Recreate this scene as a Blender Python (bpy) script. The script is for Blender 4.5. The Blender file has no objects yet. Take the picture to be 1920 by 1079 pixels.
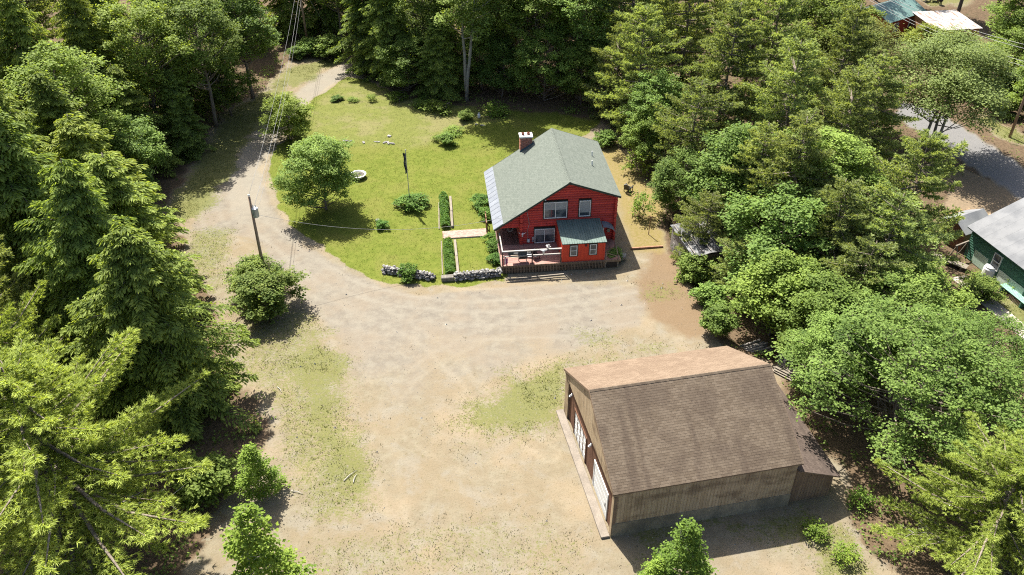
import bpy, bmesh, math, random
import numpy as np
from mathutils import Vector, Matrix
R_ = math.radians
random.seed(7)
SC = bpy.context.scene
COL = SC.collection

# ------------------------------------------------------------------ camera, sky, sun, exposure
CAM_H, CAM_P, CAM_F = 40.0, 0.6238, 1564.4          # drone height (m), downward pitch, focal length in photo pixels
cam = bpy.data.cameras.new('camera'); cam.sensor_width = 36.0; cam.lens = CAM_F / 1920 * 36
cam.clip_start = 0.5; cam.clip_end = 2500
camo = bpy.data.objects.new('camera', cam); COL.objects.link(camo)
camo.location = (0, 0, CAM_H); camo.rotation_euler = (math.pi / 2 - CAM_P, 0, 0)
SC.camera = camo
SUN_EL, SUN_AZ = R_(55.5), R_(-28.0)                 # azimuth from +Y, clockwise positive
world = bpy.data.worlds.new('World'); SC.world = world; world.use_nodes = True
wn = world.node_tree; wn.nodes.clear()
sky = wn.nodes.new('ShaderNodeTexSky'); sky.sky_type = 'NISHITA'; sky.sun_disc = False
sky.sun_elevation = SUN_EL; sky.sun_rotation = SUN_AZ
sky.air_density = 1.0; sky.dust_density = 4.0; sky.ozone_density = 0.6; sky.altitude = 300
bg = wn.nodes.new('ShaderNodeBackground'); bg.inputs[1].default_value = 0.085
wo = wn.nodes.new('ShaderNodeOutputWorld')
wn.links.new(sky.outputs[0], bg.inputs[0]); wn.links.new(bg.outputs[0], wo.inputs[0])
sl = bpy.data.lights.new('sun', 'SUN'); sl.energy = 5.0; sl.angle = R_(0.53); sl.color = (1.0, 0.955, 0.87)
so = bpy.data.objects.new('sun', sl); COL.objects.link(so)
sd = Vector((math.sin(SUN_AZ) * math.cos(SUN_EL), math.cos(SUN_AZ) * math.cos(SUN_EL), math.sin(SUN_EL)))
so.rotation_euler = sd.to_track_quat('Z', 'Y').to_euler(); so.location = sd * 200
SC.view_settings.view_transform = 'Standard'; SC.view_settings.look = 'None'
SC.view_settings.exposure = 1.66; SC.view_settings.gamma = 1.0
SC.render.engine = 'CYCLES'
SC.cycles.max_bounces = 6; SC.cycles.diffuse_bounces = 3; SC.cycles.glossy_bounces = 2
SC.cycles.transmission_bounces = 4; SC.cycles.transparent_max_bounces = 4
SC.cycles.use_denoising = False
SC.cycles.filter_width = 1.1
SC.cycles.sample_clamp_indirect = 4.0

# ------------------------------------------------------------------ survey helpers: photo point -> place on the ground
_fw = np.array([0, math.cos(CAM_P), -math.sin(CAM_P)]); _up = np.array([0, math.sin(CAM_P), math.cos(CAM_P)])
def G(x, y, z=0.0):
    d = _fw * CAM_F + np.array([1., 0, 0]) * (x - 960) + _up * (539.5 - y)
    t = (z - CAM_H) / d[2]
    return (d[0] * t, d[1] * t)
def GP(pts): return np.array([G(*p) for p in pts])

_perm = np.random.default_rng(3).random((256, 256))
def vnoise(x, y, s=1.0, o=0):
    x = np.asarray(x) / s + 37.3 * o + 1000; y = np.asarray(y) / s + 91.7 * o + 1000
    xi = np.floor(x).astype(int); yi = np.floor(y).astype(int); fx = x - xi; fy = y - yi
    fx = fx * fx * (3 - 2 * fx); fy = fy * fy * (3 - 2 * fy)
    g = lambda a, b: _perm[a % 256, b % 256]
    return (g(xi, yi) * (1 - fx) + g(xi + 1, yi) * fx) * (1 - fy) + (g(xi, yi + 1) * (1 - fx) + g(xi + 1, yi + 1) * fx) * fy
def fbm(x, y, s, o=0): return (vnoise(x, y, s, o) + .5 * vnoise(x, y, s / 2.1, o + 1) + .25 * vnoise(x, y, s / 4.3, o + 2)) / 1.75
def sstep(a, b, v):
    t = np.clip((v - a) / (b - a), 0, 1); return t * t * (3 - 2 * t)
def sdf(poly, x, y):
    """signed distance to a polygon, positive inside"""
    P = np.asarray(poly, float); shp = np.shape(x); x = np.ravel(x); y = np.ravel(y)
    d = np.full(x.shape, 1e9); ins = np.zeros(x.shape, bool); n = len(P)
    for i in range(n):
        a = P[i]; b = P[(i + 1) % n]; e = b - a
        t = np.clip(((x - a[0]) * e[0] + (y - a[1]) * e[1]) / max(e @ e, 1e-9), 0, 1)
        d = np.minimum(d, np.hypot(x - a[0] - t * e[0], y - a[1] - t * e[1]))
        c = ((a[1] > y) != (b[1] > y))
        with np.errstate(divide='ignore', invalid='ignore'):
            ins ^= c & (x < (b[0] - a[0]) * (y - a[1]) / (b[1] - a[1] + 1e-12) + a[0])
    return np.where(ins, d, -d).reshape(shp)
def linedist(pts, x, y):
    P = np.asarray(pts, float); d = np.full(np.shape(x), 1e9)
    for a, b in zip(P[:-1], P[1:]):
        e = b - a; t = np.clip(((x - a[0]) * e[0] + (y - a[1]) * e[1]) / (e @ e), 0, 1)
        d = np.minimum(d, np.hypot(x - a[0] - t * e[0], y - a[1] - t * e[1]))
    return d

# ------------------------------------------------------------------ object helpers
def tag(o, label=None, cat=None, group=None, kind=None):
    if label: o['label'] = label
    if cat: o['category'] = cat
    if group: o['group'] = group
    if kind: o['kind'] = kind
    return o
def empty(name, loc, rz=0.0, label=None, cat=None, group=None, scale=None):
    o = bpy.data.objects.new(name, None); COL.objects.link(o); o.location = loc; o.rotation_euler = (0, 0, rz)
    o.empty_display_size = 0.3
    if scale is not None: o.scale = scale
    return tag(o, label, cat, group)
def link(name, me, parent=None, loc=None, rot=None, scale=None):
    o = bpy.data.objects.new(name, me); COL.objects.link(o)
    if parent is not None: o.parent = parent
    if loc is not None: o.location = loc
    if rot is not None: o.rotation_euler = rot
    if scale is not None: o.scale = scale
    return o
def np_mesh(name, V, tris=None, quads=None, mat=None, attrs=None, smooth=False):
    me = bpy.data.meshes.new(name); V = np.asarray(V, np.float32)
    nt = 0 if tris is None else len(tris); nq = 0 if quads is None else len(quads)
    loops = []
    if nt: loops.append(np.asarray(tris, np.int32).ravel())
    if nq: loops.append(np.asarray(quads, np.int32).ravel())
    L = np.concatenate(loops); starts = np.concatenate([np.arange(nt) * 3, nt * 3 + np.arange(nq) * 4]).astype(np.int32)
    me.vertices.add(len(V)); me.vertices.foreach_set('co', V.ravel())
    me.loops.add(len(L)); me.loops.foreach_set('vertex_index', L)
    me.polygons.add(nt + nq); me.polygons.foreach_set('loop_start', starts)
    for k, a in (attrs or {}).items():
        a = np.asarray(a, np.float32)
        if a.ndim == 1: at = me.attributes.new(k, 'FLOAT', 'POINT'); at.data.foreach_set('value', a)
        else:
            if a.shape[1] == 3: a = np.concatenate([a, np.ones((len(a), 1), np.float32)], 1)
            at = me.attributes.new(k, 'FLOAT_COLOR', 'POINT'); at.data.foreach_set('color', a.ravel())
    me.update(calc_edges=True)
    me.polygons.foreach_set('use_smooth', np.full(nt + nq, smooth, bool))
    if mat: me.materials.append(mat)
    return me
class MB:
    """collects boxes, prisms and tubes of ONE part"""
    def __init__(s): s.v = []; s.f = []
    def add(s, V, F):
        n = len(s.v); s.v += [tuple(map(float, p)) for p in V]; s.f += [tuple(i + n for i in q) for q in F]; return s
    def box(s, x0, x1, y0, y1, z0, z1, M=None):
        V = [(x, y, z) for z in (z0, z1) for y in (y0, y1) for x in (x0, x1)]
        if M is not None: V = [tuple(M @ Vector(p)) for p in V]
        return s.add(V, [(0, 2, 3, 1), (4, 5, 7, 6), (0, 1, 5, 4), (2, 6, 7, 3), (0, 4, 6, 2), (1, 3, 7, 5)])
    def prism(s, poly, a, b, axis='y'):
        n = len(poly); m = {'y': lambda p, t: (p[0], t, p[1]), 'x': lambda p, t: (t, p[0], p[1]), 'z': lambda p, t: (p[0], p[1], t)}[axis]
        V = [m(p, a) for p in poly] + [m(p, b) for p in poly]
        F = [tuple(range(n)), tuple(range(2 * n - 1, n - 1, -1))] + [(i, i + n, (i + 1) % n + n, (i + 1) % n) for i in range(n)]
        return s.add(V, F)
    def slab(s, q, t):
        """four-cornered top face q with thickness t downwards"""
        V = list(q) + [(p[0], p[1], p[2] - t) for p in q]
        return s.add(V, [(0, 1, 2, 3), (7, 6, 5, 4), (0, 4, 5, 1), (1, 5, 6, 2), (2, 6, 7, 3), (3, 7, 4, 0)])
    def tube(s, pts, rs, n=6, cap=True):
        pts = [Vector(p) for p in pts]; rs = rs if hasattr(rs, '__len__') else [rs] * len(pts)
        V = []; F = []
        for i, (p, r) in enumerate(zip(pts, rs)):
            d = (pts[min(i + 1, len(pts) - 1)] - pts[max(i - 1, 0)]).normalized()
            a = d.cross(Vector((0, 0, 1)) if abs(d.z) < .9 else Vector((1, 0, 0))).normalized(); b = d.cross(a)
            V += [p + (a * math.cos(2 * math.pi * k / n) + b * math.sin(2 * math.pi * k / n)) * r for k in range(n)]
        for i in range(len(pts) - 1):
            F += [(i * n + k, i * n + (k + 1) % n, (i + 1) * n + (k + 1) % n, (i + 1) * n + k) for k in range(n)]
        if cap: F += [tuple(range(n - 1, -1, -1)), tuple((len(pts) - 1) * n + k for k in range(n))]
        return s.add(V, F)
    def lathe(s, prof, n=16, c=(0, 0, 0), close=True):
        V = [(c[0] + r * math.cos(2 * math.pi * k / n), c[1] + r * math.sin(2 * math.pi * k / n), c[2] + z) for r, z in prof for k in range(n)]
        F = [(i * n + k, i * n + (k + 1) % n, (i + 1) * n + (k + 1) % n, (i + 1) * n + k) for i in range(len(prof) - 1) for k in range(n)]
        if close: F += [tuple(range(n - 1, -1, -1)), tuple((len(prof) - 1) * n + k for k in range(n))]
        return s.add(V, F)
    def mesh(s, name, mat, smooth=False, bevel=0.0):
        me = bpy.data.meshes.new(name); me.from_pydata(s.v, [], s.f)
        bm = bmesh.new(); bm.from_mesh(me)
        bmesh.ops.recalc_face_normals(bm, faces=bm.faces)
        if bevel: bmesh.ops.bevel(bm, geom=list(bm.edges), offset=bevel, segments=1, affect='EDGES', clamp_overlap=True)
        bm.to_mesh(me); bm.free()
        if mat: me.materials.append(mat)
        if smooth: me.polygons.foreach_set('use_smooth', np.ones(len(me.polygons), bool))
        return me
    def build(s, name, mat, parent=None, loc=None, rot=None, smooth=False, bevel=0.0):
        return link(name, s.mesh(name, mat, smooth, bevel), parent, loc, rot)

# ------------------------------------------------------------------ materials
class NT:
    def __init__(s, name):
        s.m = bpy.data.materials.new(name); s.m.use_nodes = True; s.t = s.m.node_tree; s.t.nodes.clear()
        s.out = s.t.nodes.new('ShaderNodeOutputMaterial')
    def n(s, typ, **kw):
        nd = s.t.nodes.new('ShaderNode' + typ)
        for k, v in kw.items(): setattr(nd, k, v)
        return nd
    def l(s, a, b): s.t.links.new(a, b)
    def put(s, v, sock):
        if hasattr(v, 'is_output'): s.l(v, sock)
        else: sock.default_value = v if not (isinstance(v, (tuple, list)) and len(v) == 3 and sock.type == 'RGBA') else (*v, 1)
    def math(s, op, a, b=0.0, clamp=False):
        nd = s.n('Math', operation=op, use_clamp=clamp); s.put(a, nd.inputs[0]); s.put(b, nd.inputs[1]); return nd.outputs[0]
    def noise(s, vec, scale, detail=2.0, rough=.5, dist=0.0):
        nd = s.n('TexNoise'); nd.inputs['Scale'].default_value = scale; nd.inputs['Detail'].default_value = detail
        nd.inputs['Roughness'].default_value = rough; nd.inputs['Distortion'].default_value = dist
        if vec is not None: s.l(vec, nd.inputs['Vector'])
        return nd.outputs['Fac']
    def vor(s, vec, scale, out='Distance'):
        nd = s.n('TexVoronoi'); nd.inputs['Scale'].default_value = scale; s.l(vec, nd.inputs['Vector']); return nd.outputs[out]
    def rng(s, v, a, b, c=0.0, d=1.0):
        nd = s.n('MapRange', interpolation_type='SMOOTHSTEP'); s.put(v, nd.inputs[0])
        for i, q in enumerate((a, b, c, d)): nd.inputs[i + 1].default_value = q
        return nd.outputs[0]
    def mix(s, f, a, b, mode='MIX'):
        nd = s.n('Mix', data_type='RGBA', blend_type=mode); s.put(f, nd.inputs[0]); s.put(a, nd.inputs[6]); s.put(b, nd.inputs[7]); return nd.outputs[2]
    def scalevec(s, vec, sc):
        nd = s.n('Mapping'); nd.inputs['Scale'].default_value = sc; s.l(vec, nd.inputs['Vector']); return nd.outputs[0]
    def attr(s, name): return s.n('Attribute', attribute_name=name)
    def bump(s, h, strength=.3, dist=.02):
        nd = s.n('Bump'); nd.inputs['Strength'].default_value = strength; nd.inputs['Distance'].default_value = dist; s.l(h, nd.inputs['Height']); return nd.outputs[0]
    def finish(s, col, rough=.8, spec=.3, metal=0.0, normal=None, transl=0.0, tcol=None):
        p = s.n('BsdfPrincipled'); s.put(col, p.inputs['Base Color']); s.put(rough, p.inputs['Roughness'])
        p.inputs['Specular IOR Level'].default_value = spec; p.inputs['Metallic'].default_value = metal
        if normal is not None: s.l(normal, p.inputs['Normal'])
        o = p.outputs[0]
        if transl:
            t = s.n('BsdfTranslucent'); s.put(tcol if tcol is not None else col, t.inputs[0])
            mx = s.n('MixShader'); mx.inputs[0].default_value = transl; s.l(o, mx.inputs[1]); s.l(t.outputs[0], mx.inputs[2]); o = mx.outputs[0]
        s.l(o, s.out.inputs[0]); return s.m
def simple(name, c, c2=None, rough=.8, scale=3.0, spec=.3, metal=0.0, stretch=None, objrand=0.0, fine=0.0, bump=0.0, detail=4.0):
    """base colour with a second tone in a noise pattern, optional tone per object, fine grain and relief"""
    t = NT(name); vec = t.n('TexCoord').outputs['Object']
    if stretch: vec = t.scalevec(vec, stretch)
    col = c
    nz = t.noise(vec, scale, detail, .6)
    if c2 is not None: col = t.mix(t.rng(nz, .36, .64), c, c2)
    if fine:
        f = t.noise(vec, scale * 9, 2.0, .7); col = t.mix(1.0, col, t.mix(t.rng(f, .3, .7), (1 - fine,) * 3, (1 + fine * .6,) * 3), 'MULTIPLY')
    if objrand:
        r = t.n('ObjectInfo').outputs['Random']; k = t.rng(r, 0, 1, 1 - objrand, 1 + objrand)
        cb = t.n('CombineColor'); [t.l(k, cb.inputs[i]) for i in range(3)]
        col = t.mix(1.0, col, cb.outputs[0], 'MULTIPLY')
    nrm = t.bump(t.noise(vec, scale * 4, 3.0), bump, .02) if bump else None
    return t.finish(col, rough, spec, metal, nrm)
def leafmat(name, dark, light, transl=.35, var=.16, hue=(1.25, 1.0, .75), rough=.6, spec=.12):
    """two leaf tones by the leaf's own tint, plus a tone per tree"""
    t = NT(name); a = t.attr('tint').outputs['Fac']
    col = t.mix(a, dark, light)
    r = t.n('ObjectInfo').outputs['Random']
    col = t.mix(t.rng(r, 0, 1, 0, .5), col, t.mix(1.0, col, hue, 'MULTIPLY'))
    k = t.rng(t.math('FRACT', t.math('MULTIPLY', r, 7.31)), 0, 1, 1 - var, 1 + var)
    cb = t.n('CombineColor'); [t.l(k, cb.inputs[i]) for i in range(3)]
    col = t.mix(1.0, col, cb.outputs[0], 'MULTIPLY')
    tc = t.mix(1.0, col, (1.35, 1.3, .55), 'MULTIPLY')
    return t.finish(col, rough, spec, 0, None, transl, tc)
def vertcol(name, rough=.9, transl=0.0, spec=.15):
    t = NT(name); return t.finish(t.attr('col').outputs['Color'], rough, spec, 0, None, transl)

M = {}
M['hemlock'] = leafmat('hemlock_needles', (.052, .094, .022), (.250, .328, .076), .43)
M['pine'] = leafmat('pine_needles', (.100, .142, .048), (.290, .360, .130), .42, hue=(1.18, 1.0, .9))
M['nearpine'] = leafmat('young_pine_needles', (.125, .175, .038), (.350, .425, .105), .46, .06, hue=(1.05, 1.0, .9))
M['maple'] = leafmat('maple_leaves', (.062, .112, .026), (.215, .318, .078), .47)
M['yellow'] = leafmat('young_leaves', (.100, .150, .026), (.270, .355, .075), .48)
M['apple'] = leafmat('apple_leaves', (.085, .150, .034), (.235, .340, .090), .45)
M['birch'] = leafmat('birch_leaves', (.105, .150, .045), (.230, .285, .095), .45)
M['sapling'] = leafmat('sapling_leaves', (.066, .128, .020), (.195, .290, .050), .46)
M['bush'] = leafmat('bush_leaves', (.060, .110, .022), (.215, .270, .060), .42)
M['hosta'] = leafmat('garden_leaves', (.045, .115, .020), (.125, .230, .045), .42)
M['bark'] = simple('bark', (.11, .085, .065), (.19, .16, .13), .95, 6, stretch=(1, 1, .2), bump=.4)
M['greybark'] = simple('grey_bark', (.145, .135, .12), (.22, .21, .19), .9, 5, stretch=(1, 1, .3), bump=.3)
M['deadwood'] = simple('dead_wood', (.34, .32, .29), (.22, .20, .18), .9, 4)
# ------------------------------------------------------------------ terrain, lawn, driveway, road
LAWN = GP([(508, 350), (522, 392), (560, 432), (605, 470), (655, 502), (722, 533), (800, 542), (880, 538), (945, 528), (950, 470), (935, 420), (1000, 330), (1090, 262),
           (1128, 232), (1122, 206), (1060, 196), (980, 204), (900, 202), (800, 190), (735, 172), (690, 150), (652, 144), (620, 165), (585, 190), (560, 215), (535, 260), (500, 300)])
FIELD = GP([(590, 262), (690, 272), (770, 272), (840, 258), (880, 235), (960, 215), (900, 200), (800, 190), (700, 160), (650, 150), (600, 190), (580, 225)])
DRYR = GP([(1120, 280), (1150, 265), (1215, 330), (1245, 400), (1245, 470), (1180, 470), (1160, 380)])
LANE = GP([(668, 118), (628, 138), (575, 178), (520, 232), (482, 285), (455, 340), (440, 385), (470, 420), (540, 465), (640, 530), (740, 570), (860, 600), (990, 610)])
LANEW = [1.4, 1.5, 1.6, 1.75, 2.2, 3.0, 4.6, 4.6, 3.6, 3.6, 3.9, 4.0, 3.5]
DRIVE = GP([(670, 110), (640, 118), (590, 142), (545, 180), (505, 218), (470, 250), (448, 290), (425, 330), (385, 380), (350, 425), (380, 440), (430, 440), (480, 455), (520, 520),
            (580, 580), (620, 640), (640, 720), (690, 790), (760, 800), (850, 760), (950, 700), (1080, 660), (1200, 610), (1230, 540), (1130, 528), (960, 532), (880, 545), (800, 550),
            (720, 536), (650, 506), (600, 474), (555, 436), (518, 394), (503, 352), (490, 320), (515, 275), (550, 220), (580, 190), (620, 162), (655, 142), (675, 128)])
GRN = [(GP([(560, 600), (625, 610), (650, 690), (655, 790), (700, 860), (700, 935), (645, 945), (600, 870), (560, 790), (545, 690)]), .75),
       (GP([(880, 760), (960, 715), (1060, 675), (1068, 700), (1050, 775), (980, 800), (890, 812), (860, 790)]), .8),
       (GP([(1120, 668), (1200, 640), (1290, 642), (1280, 662), (1180, 675)]), .7),
       (GP([(430, 600), (600, 580), (660, 700), (700, 850), (720, 960), (600, 1000), (520, 900), (500, 780), (450, 690)]), .56),
       (GP([(820, 800), (960, 690), (1070, 660), (1260, 640), (1180, 690), (1050, 800), (900, 850)]), .42),
       (GP([(560, 1000), (900, 960), (1100, 1010), (1050, 1090), (560, 1090)]), .36),
       (GP([(1205, 545), (1265, 535), (1275, 552), (1215, 562)]), .55),
       (GP([(345, 430), (440, 430), (440, 500), (420, 600), (470, 700), (440, 690), (385, 590), (340, 500)]), .62),
       (GP([(330, 395), (370, 345), (400, 360), (370, 420)]), .8),
       (GP([(552, 176), (512, 214), (475, 247), (452, 288), (430, 328), (390, 378), (350, 425), (318, 410), (335, 350), (380, 280), (430, 215), (480, 175), (530, 150)]), 1.0),
       (GP([(545, 168), (600, 138), (650, 115), (640, 108), (560, 118), (535, 140)]), 1.0),
       (GP([(1360, 985), (1500, 945), (1600, 1000), (1640, 1079), (1540, 1090), (1500, 1010)]), .75),
       (GP([(1200, 1040), (1350, 985), (1420, 960), (1500, 940), (1480, 925), (1200, 985)]), .7),
       (GP([(1080, 615), (1170, 625), (1180, 660), (1090, 665)]), .45),
       (GP([(1745, 285), (1790, 320), (1780, 345), (1740, 345)]), .9), (GP([(1830, 225), (1930, 285), (1930, 255), (1840, 210)]), .9),
       (GP([(1845, 560), (1870, 540), (1960, 600), (1930, 620)]), 1.0), (GP([(1715, 5), (1780, -15), (1830, 0), (1800, 18), (1745, 22)]), .8)]
BROWN = GP([(1225, 470), (1258, 475), (1345, 625), (1290, 648), (1225, 600), (1195, 540), (1205, 505)])
ROAD = GP([(1690, 190), (1750, 205), (1815, 245), (1875, 285), (1935, 325), (1990, 365), (1990, 430), (1925, 380), (1880, 350), (1800, 300), (1740, 258), (1680, 220)])
NDRV = GP([(1765, 345), (1800, 315), (1880, 352), (1925, 380), (1960, 410), (1860, 425), (1780, 410)])
OPEN = GP([(470, 740), (430, 650), (385, 575), (345, 505), (325, 440), (318, 400), (345, 330), (400, 240), (455, 185), (525, 145), (545, 116), (610, 104), (660, 108), (690, 142), (735, 172), (800, 190), (900, 205), (1000, 205), (1125, 225),
           (1150, 260), (1220, 330), (1240, 400), (1250, 470), (1345, 625), (1365, 660), (1450, 690), (1490, 800), (1590, 900), (1600, 985), (1680, 1079), (1720, 1200), (280, 1200), (400, 1000), (440, 900), (490, 820)])
BANK = GP([(1243, 405), (1252, 470), (1347, 628), (1378, 650), (1470, 690), (1700, 690), (1780, 560), (1640, 420), (1400, 340)])
def smooth_path(P, n=40):
    P = np.asarray(P, float); t = np.linspace(0, len(P) - 1, n); i = np.clip(t.astype(int), 0, len(P) - 2); f = (t - i)[:, None]
    p0 = P[np.maximum(i - 1, 0)]; p1 = P[i]; p2 = P[i + 1]; p3 = P[np.minimum(i + 2, len(P) - 1)]
    return .5 * (2 * p1 + (p2 - p0) * f + (2 * p0 - 5 * p1 + 4 * p2 - p3) * f ** 2 + (3 * p1 - p0 - 3 * p2 + p3) * f ** 3)
TRACKS = [(smooth_path(GP([(650, 128), (575, 178), (510, 240), (465, 320), (470, 400), (540, 465), (640, 530), (760, 565), (900, 575), (1050, 565), (1190, 540)])), 1.0),
          (smooth_path(GP([(500, 430), (580, 500), (690, 575), (800, 640), (880, 720), (960, 800), (1030, 850)])), .6),
          (smooth_path(GP([(1150, 560), (1000, 600), (860, 650), (760, 720), (720, 820), (740, 950), (780, 1075)])), .4),
          (smooth_path(GP([(560, 490), (630, 590), (660, 680), (690, 760), (760, 840), (860, 900), (960, 920)])), .4)]
def ground_z(x, y):
    x = np.asarray(x, float); y = np.asarray(y, float)
    b = (vnoise(x, y, 7, 5) - .5) * .10 + (vnoise(x, y, 2.1, 6) - .5) * .05
    return b - sstep(0.0, 1.6, sdf(BANK, x, y)) * .9 + sstep(118, 135, y) * 1.0
def covers(x, y):
    n1 = (fbm(x, y, 3.2, 11) - .5); n2 = (fbm(x, y, 1.1, 21) - .5); nn = n1 * 1.6 + n2 * 1.0
    sm = lambda P, w, k=1.0: sstep(-w, w, sdf(P, x, y) + nn * k)
    lawn = sstep(-.5, .5, sdf(LAWN, x, y) + nn * .9)
    field = sm(FIELD, 2.2); dry = sm(DRYR, 1.5)
    lane = np.zeros(np.shape(x)); P = LANE
    gravel = sstep(-.6, .8, sdf(DRIVE, x, y) + nn * .8) * (1 - lawn)
    gravel = gravel * (1 - .85 * sstep(53, 40, y + n1 * 9))
    green = np.zeros(np.shape(x))
    for Pg, k in GRN: green = np.maximum(green, k * (.95 if .5 < k < .85 else 1) * sm(Pg, 1.5, 1.7))
    brown = sm(BROWN, 1.6, 1.2)
    road = sstep(-.15, .15, sdf(ROAD, x, y) + n2 * .2); nd = sm(NDRV, .8)
    opn = np.maximum(sstep(-1.3, 1.2, sdf(OPEN, x, y) + nn * 1.4), np.maximum(road, nd))
    opn = np.maximum(opn, np.minimum(1, green * 1.3))
    forest = 1 - opn
    # wheel tracks that run along the middle line of the drive
    trk = np.zeros(np.shape(x)); wob = (fbm(x, y, 5, 71) - .5) * .9
    for P_, amp in TRACKS:
        d = linedist(P_, x, y) + wob
        for off in ((.75, 2.5, 4.3) if amp > .9 else (.75,)):
            trk = np.maximum(trk, amp * sstep(.28, .05, np.abs(d - off)) * (.35 + .9 * fbm(x, y, 2.3, 81 + int(off))) * (1 if off < 1 else .7))
    lane_d = linedist(TRACKS[0][0], x, y); trk = np.maximum(trk, .95 * sstep(2.0, 1.3, lane_d + n2 * .6) * sstep(64, 70, y))
    trk = trk * (1 - lawn) * sstep(-1.5, .5, sdf(OPEN, x, y))
    return dict(lawn=lawn, field=field, dry=dry, gravel=gravel, green=green, brown=brown, road=road, forest=forest, track=trk, nd=nd)

def ground_material():
    t = NT('ground_cover'); pos = t.n('NewGeometry').outputs['Position']
    a = t.n('SeparateColor'); t.l(t.attr('ca').outputs['Color'], a.inputs[0]); A3 = t.attr('ca').outputs['Alpha']
    b = t.n('SeparateColor'); t.l(t.attr('cb').outputs['Color'], b.inputs[0]); B3 = t.attr('cb').outputs['Alpha']
    c = t.n('SeparateColor'); t.l(t.attr('cc').outputs['Color'], c.inputs[0])
    lawn, gravel, green = a.outputs; brown, road, field = b.outputs; forest, dry = A3, B3; track, ndr = c.outputs[0], c.outputs[1]
    fine = t.noise(pos, 9.0, 5.0, .75); mid = t.noise(pos, 1.3, 5.0, .65); big = t.noise(pos, .28, 4.0, .6)
    spk = t.noise(pos, 16.0, 3.0, .8); med = t.noise(pos, 3.6, 4.0, .7)
    def edge(m, k=.55, w=.2):   # break the border up with noise
        return t.rng(t.math('ADD', m, t.math('MULTIPLY', t.math('SUBTRACT', t.math('ADD', t.math('MULTIPLY', fine, .5), t.math('MULTIPLY', med, .5)), .5), k * 2.2)), .5 - w, .5 + w)
    # dry dirt and straw of the lot
    dirt = t.mix(t.rng(mid, .35, .68), (0.136, 0.113, 0.076), (0.163, 0.143, 0.101))
    dirt = t.mix(t.rng(big, .38, .66), dirt, (0.151, 0.121, 0.078))
    b2 = t.noise(pos, .55, 4.0, .65, .4); dirt = t.mix(t.math('MULTIPLY', t.rng(b2, .48, .68), .65), dirt, (0.162, 0.146, 0.116))
    b3 = t.noise(pos, .17, 3.0, .6); dirt = t.mix(t.math('MULTIPLY', t.rng(b3, .50, .66), .55), dirt, (0.195, 0.153, 0.101))
    dirt = t.mix(t.math('MULTIPLY', t.rng(med, .56, .74), .6), dirt, (0.101, 0.088, 0.044))      # thin dead grass
    dirt = t.mix(t.math('MULTIPLY', t.rng(fine, .54, .66), .62), dirt, (0.075, 0.063, 0.034))
    dirt = t.mix(t.math('MULTIPLY', t.rng(spk, .64, .76), .65), dirt, (0.232, 0.212, 0.170))
    grav = t.mix(t.rng(mid, .35, .65), (0.124, 0.109, 0.088), (0.158, 0.142, 0.113))
    grav = t.mix(t.math('MULTIPLY', t.rng(big, .40, .62), .7), grav, (0.154, 0.127, 0.094))
    grav = t.mix(t.math('MULTIPLY', t.rng(fine, .54, .70), .5), grav, (0.090, 0.079, 0.065))
    grav = t.mix(t.math('MULTIPLY', t.rng(spk, .62, .74), .5), grav, (0.217, 0.201, 0.168))
    grav = t.mix(t.math('MULTIPLY', track, .62), grav, (0.179, 0.163, 0.131))
    dirt = t.mix(t.math('MULTIPLY', track, .42), dirt, (0.239, 0.204, 0.148))
    col = t.mix(edge(gravel, .5, .38), dirt, grav)
    col = t.mix(t.math('MULTIPLY', edge(brown, .3, .3), .85), col, t.mix(t.rng(fine, .4, .65), (0.112, 0.075, 0.042), (0.138, 0.096, 0.058)))
    gg = t.mix(t.rng(med, .34, .66), (0.074, 0.086, 0.018), (0.111, 0.113, 0.034)); gg = t.mix(t.math('MULTIPLY', t.rng(fine, .5, .68), .6), gg, (0.049, 0.065, 0.012))
    gg = t.mix(t.math('MULTIPLY', t.rng(spk, .6, .74), .5), gg, (0.153, 0.145, 0.085))
    col = t.mix(t.math('MULTIPLY', edge(green, 1.35, .22), .80), col, gg)
    # lawn
    lw = t.mix(t.rng(mid, .36, .66), (0.075, 0.094, 0.013), (0.102, 0.116, 0.020)); lw = t.mix(t.math('MULTIPLY', t.rng(big, .46, .66), .7), lw, (0.111, 0.112, 0.026))
    lw = t.mix(t.math('MULTIPLY', t.rng(med, .52, .72), .5), lw, (0.053, 0.081, 0.008)); lw = t.mix(t.math('MULTIPLY', t.rng(fine, .52, .72), .55), lw, (0.045, 0.066, 0.006))
    lw = t.mix(t.math('MULTIPLY', t.rng(spk, .62, .76), .4), lw, (0.148, 0.157, 0.042))
    fl = t.mix(t.rng(med, .36, .66), (0.139, 0.130, 0.053), (0.104, 0.107, 0.034)); fl = t.mix(t.rng(big, .45, .62), fl, (0.169, 0.141, 0.087)); fl = t.mix(t.math('MULTIPLY', t.rng(fine, .52, .7), .5), fl, (0.076, 0.078, 0.025))
    lw = t.mix(t.math('MULTIPLY', edge(field, .5, .4), .40), lw, fl)
    col = t.mix(edge(lawn, .5, .15), col, lw)
    dr = t.mix(t.rng(med, .36, .66), (0.135, 0.109, 0.037), (0.161, 0.124, 0.060)); dr = t.mix(t.math('MULTIPLY', t.rng(fine, .5, .7), .5), dr, (0.115, 0.092, 0.029))
    col = t.mix(edge(dry, .4, .3), col, dr)
    col = t.mix(edge(ndr, .3, .3), col, t.mix(t.rng(med, .4, .62), (0.167, 0.124, 0.081), (0.138, 0.107, 0.069)))
    fo = t.mix(t.rng(med, .36, .64), (0.064, 0.044, 0.027), (0.101, 0.071, 0.044)); fo = t.mix(t.math('MULTIPLY', t.rng(fine, .54, .7), .7), fo, (0.165, 0.124, 0.079)); fo = t.mix(t.rng(mid, .56, .7), fo, (0.038, 0.049, 0.015))
    col = t.mix(edge(forest, .6, .2), col, fo)
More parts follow.
